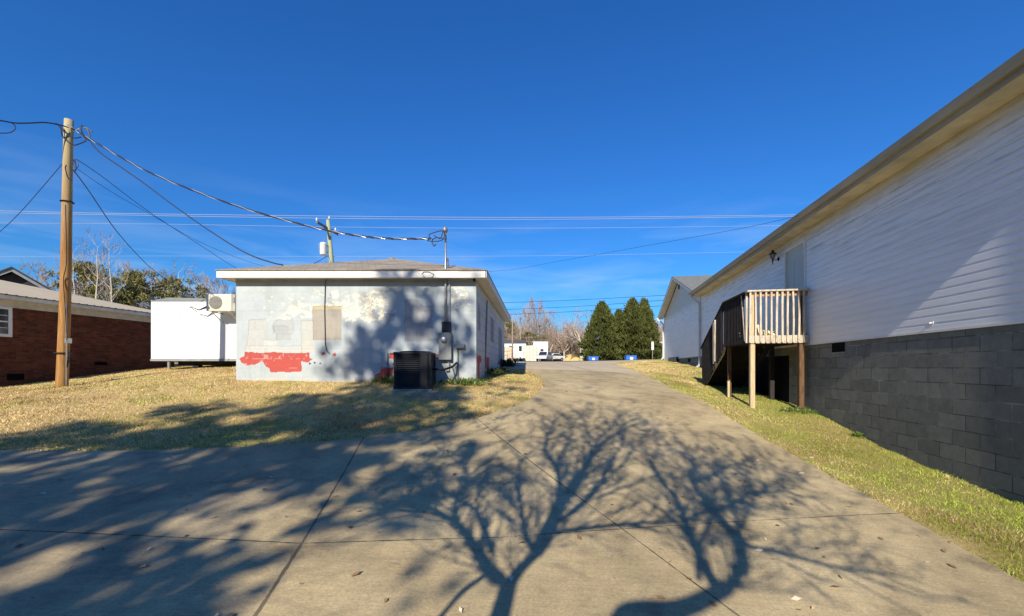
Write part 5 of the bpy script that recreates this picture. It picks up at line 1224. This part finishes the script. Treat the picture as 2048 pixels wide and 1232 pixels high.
MB().box((-1.8, 0, .5), (.7, 5, 3.3)).build('wall', M['white_metal'], mh2); MB().box((-.6, -.03, 1.6), (-.1, 0, 2.1)).build('window', M['glass_dark'], mh2)
MB().prism([(0, 3.3), (2.5, 3.6), (5, 3.3)], 'x', -1.9, .8).build('roof', M['trim_white'], mh2)
p = at(1062.5, 0, 69); ct = empty('shipping_container', (p.x, 69, gy_(p.x, 69)), label='cream shipping container with closed double doors facing the driveway', cat='container')
MB().box((-1.22, .06, .02), (1.22, 6, 2.58)).build('body', plain('container_cream', (.60,.58,.44), .6), ct)
M['cream2'] = plain('container_door', (.64,.62,.47), .6)
for sx_ in (-1, 1):
    d_ = MB().box((min(0, sx_*1.2)+.015*(sx_ > 0), 0, .06), (max(0, sx_*1.2)-.015*(sx_ < 0), .06, 2.52)).build('door', M['cream2'], ct)
    b = MB()
    for q in (.3, .85): b.tube([(sx_*q, -.04, .08), (sx_*q, -.04, 2.5)], .03, 6)
    for zz in (.5, 1.0, 1.5, 2.0): b.box((min(sx_*.08, sx_*1.12), -.02, zz), (max(sx_*.08, sx_*1.12), -.0, zz+.06))
    b.build('lock_rod', plain('rod', (.42,.41,.33), .6), d_)
def car(name, px_, Y, col, yaw, kind, label):
    p = at(px_, 0, Y); r_ = empty(name, (p.x, Y, gy_(p.x, Y)), yaw, label=label, cat='truck' if kind == 'truck' else 'car')
    body = [(-2.2,.35),(-2.25,.75),(-1.5,.92),(-.9,.95),(1.6,.95),(2.15,.90),(2.2,.40)]
    if kind == 'suv': cab = [(-1.25,.95),(-.6,1.55),(1.7,1.6),(2.1,.95)]
    elif kind == 'truck': cab = [(-1.0,.95),(-.5,1.65),(.7,1.65),(.85,.95)]
    else: cab = [(-1.1,.92),(-.4,1.38),(.9,1.38),(1.6,.94)]
    m = plain(name+'_paint', col, .3, .5, var=.03)
    MB().prism(body, 'y', -.85, .85).build('body', m, r_, bevel=.07)
    MB().prism(cab, 'y', -.72, .72).build('cabin', m, r_, bevel=.06)
    c2 = [((a-cab[0][0]-1.5)*.90+cab[0][0]+1.5, .97 if z < 1 else z-.08) for a, z in cab]
    b = MB(); b.prism(c2, 'y', -.735, .735); b.build('side_window', M['glass_dark'], r_)
    x0, z0_ = cab[0]; x1, z1_ = cab[1]
    b = MB(); b.add([(x0-.03, -.62, z0_+.05), (x0-.03, .62, z0_+.05), (x1-.06, .55, z1_-.06), (x1-.06, -.55, z1_-.06)], [(0,1,2,3)]); b.build('windscreen', M['glass_dark'], r_)
    for wx_ in (-1.4, 1.35):
        for sy in (-1, 1):
            o = MB().lathe([(.33, -.1), (.34, -.08), (.34, .08), (.33, .1)], 16).build('wheel', M['black'], r_, smooth=True); o.rotation_euler = (pi/2, 0, 0); o.location = (wx_, sy*.78, .33)
            h_ = MB().lathe([(.19, -.01), (.18, .01)], 10).build('rim', M['galv'], o); h_.location = (0, 0, -.11*sy)
    for sy in (-1, 1): MB().box((-2.27, sy*.55-.16, .62), (-2.2, sy*.55+.16, .76)).build('headlight', M['cable_pale'], r_)
    return r_
car('parked_car', 1089, 66, (.62,.62,.62), radians(72), 'suv', 'white car with dark windscreen parked right of the container')
car('parked_car', 1106, 76, (.66,.66,.64), radians(35), 'sedan', 'low white car parked before the bare trees')
car('pickup_truck', 1117, 80, (.12,.16,.16), radians(38), 'truck', 'dark pickup truck parked behind the low white car')
b = MB(); b.bar((0,0,0), (.75,.1,1.75), .05, .35, up=(0,1,0)); o = b.build('board', M['trim_white']); p = at(1096, 0, 68); o.location = (p.x, 68, gy_(p.x, 68)+.9); tag(o, 'pale board leaning upright beside the white mobile home end', 'board')
def lawn_tractor(px_, Y, m, label, nm):
    p = at(px_, 0, Y); r_ = empty(nm, (p.x, Y, gy_(p.x, Y)), .2, label=label, cat='cart')
    MB().box((-.9, -.5, .45), (.9, .5, .7)).build('deck', m, r_, bevel=.04); MB().box((-.8, -.4, .7), (-.1, .4, 1.25)).build('box', m, r_, bevel=.05)
    for a in (-.55, .5):
        for sy in (-.45, .45):
            o = MB().lathe([(.27, -.08), (.28, 0), (.27, .08)], 12).build('wheel', M['black'], r_); o.rotation_euler = (pi/2, 0, 0); o.location = (a, sy, .27)
lawn_tractor(1025, 68, plain('cart_tan', (.55,.42,.28), .7), 'tan utility cart parked before the mobile home', 'utility_cart')
lawn_tractor(1040, 67.5, plain('cart_white', (.6,.6,.55), .6), 'pale utility cart beside the container', 'utility_cart')
def dumpster(px_, Y, w_, hh, flare, label):
    p = at(px_, 0, Y); r_ = empty('dumpster', (p.x, Y, gy_(p.x, Y)), 0, label=label, cat='dumpster')
    a = w_/2; blue = plain('blue_paint', (.03,.16,.55), .5, .35, var=.1)
    pr = [(-a, 0), (a, 0), (a+flare, hh), (-a-flare, hh)]
    MB().prism(pr, 'y', 0, .9).build('bin', blue, r_, bevel=.02)
    MB().box((-a-flare-.03, -.04, hh-.07), (a+flare+.03, .94, hh)).build('rim', blue, r_)
    b = MB()
    for xx in (-a*.6, a*.6): b.box((xx-.03, -.03, .05), (xx+.03, -.0, hh-.08))
    b.build('rib', blue, r_)
    MB().box((-.15*w_, -.035, hh*.3), (.15*w_, -.031, hh*.72)).build('panel', M['white_metal'], r_)
    return r_
dumpster(1187, 52, 1.0, .62, .13, 'small blue flared dumpster left of the conifers on the crest')
dumpster(1263, 50, 1.2, .70, .0, 'blue box dumpster with white panel under the conifers')
# mound, houses and sign beyond the conifers
p = at(1150, 0, 82); b = MB(); b.lathe([(5.5, -.4), (4.3, .25), (2.2, .75), (.6, .95), (.05, 1.0)], 28); o = b.build('mound', M['soil'], smooth=True); o.location = (p.x, 82, h1(p.x, 82)); o.scale = (1.0, .6, 1.7); tag(o, 'low tan earth mound before the bare trees', 'mound', kind=None)
p = at(1322, 0, 66); bh = empty('far_house', (p.x, 66, h1(p.x, 66)), label='small orange brick and white house seen past the gable corner', cat='house')
MB().box((-.6, 0, -.2), (3.5, 5, 1.0)).build('wall', plain('tan_wall', (.55,.42,.30), .8), bh); MB().box((-.6, .02, 1.0), (3.5, 5, 2.0)).build('upper_wall', plain('orange_brick', (.42,.16,.07), .8), bh); MB().prism([(-.3, 2.0), (2.5, 3.2), (5.3, 2.0)], 'x', -.9, 3.8).build('roof', plain('pale_roof', (.55,.55,.54), .7), bh)
p = at(1262, 0, 74); fh = empty('far_house', (p.x, 74, h1(p.x, 74)), label='pale low house half hidden behind the conifers', cat='house')
MB().box((-5, 0, 0), (5, 5, 2.4)).build('wall', M['white_paint'], fh); MB().prism([(-.4, 2.4), (2.5, 3.3), (5.4, 2.4)], 'x', -5.3, 5.3).build('roof', plain('far_roof', (.3,.3,.3), .8), fh)
for xx in (-4, -1.5, 1.2, 3.6): MB().box((xx, -.03, 1.0), (xx+.8, 0, 2.0)).build('window', M['glass_dark'], fh)
p = at(1305, 0, 56); sg = empty('sign_post', (p.x, 56, h1(p.x, 56)), label='tall narrow white sign on a post right of the conifers', cat='sign')
MB().box((-.04, .0, 0), (.04, .06, 2.5)).build('post', M['bark_brown'], sg); MB().box((-.14, -.03, 1.55), (.14, -.001, 2.62)).build('board', M['white_metal'], sg)
for x, Y, top, lb in ((1025, 62, 640, 'thin pale utility pole left among the bare trees'), (1041, 75, 650, 'short pale pole behind the mobile home')):
    p = at(x, 0, Y); z = h1(p.x, Y); b = MB(); b.tube([(0,0,-.2), (0,0,(736-top)/F*Y-z)], [.14, .10], 8); o = b.build('utility_pole', M['bark_brown'], smooth=True); o.location = (p.x, Y, z); tag(o, lb, 'utility pole')

# fallen leaves on slab and lawn
N = 520; x = rng.uniform(-9, 4.2, N); y = 1.9+11*rng.random(N)**1.6; z = H(x, y)+.034+.01*((x < drive_left(y)) | (x > drive_right(y)))*3
k = ~((y > 8.9) & (x < -.3)); x, y, z = x[k], y[k], z[k]; N = len(x)
a = rng.random(N)*6.28; L_ = .012+.028*rng.random(N); dx, dy = np.cos(a)*L_, np.sin(a)*L_; t_ = rng.uniform(-.012, .012, N)
V = np.stack([np.stack([x-dx, y-dy, z-.006], 1), np.stack([x-dy*.5, y+dx*.5, z+t_*.5+.004], 1), np.stack([x+dx, y+dy, z+.006], 1), np.stack([x+dy*.5, y-dx*.5, z-t_*.5], 1)], 1).reshape(-1, 3)
cl = np.array([[.42,.30,.16],[.28,.18,.09],[.62,.54,.38],[.20,.13,.08]])[rng.integers(0, 4, N)]
tag(np_mesh('fallen_leaves', V, np.arange(4*N).reshape(N, 4), M['grass'], col=np.repeat(cl, 4, 0)), 'small dry leaves scattered over the driveway and lawn', 'leaves', kind='stuff')
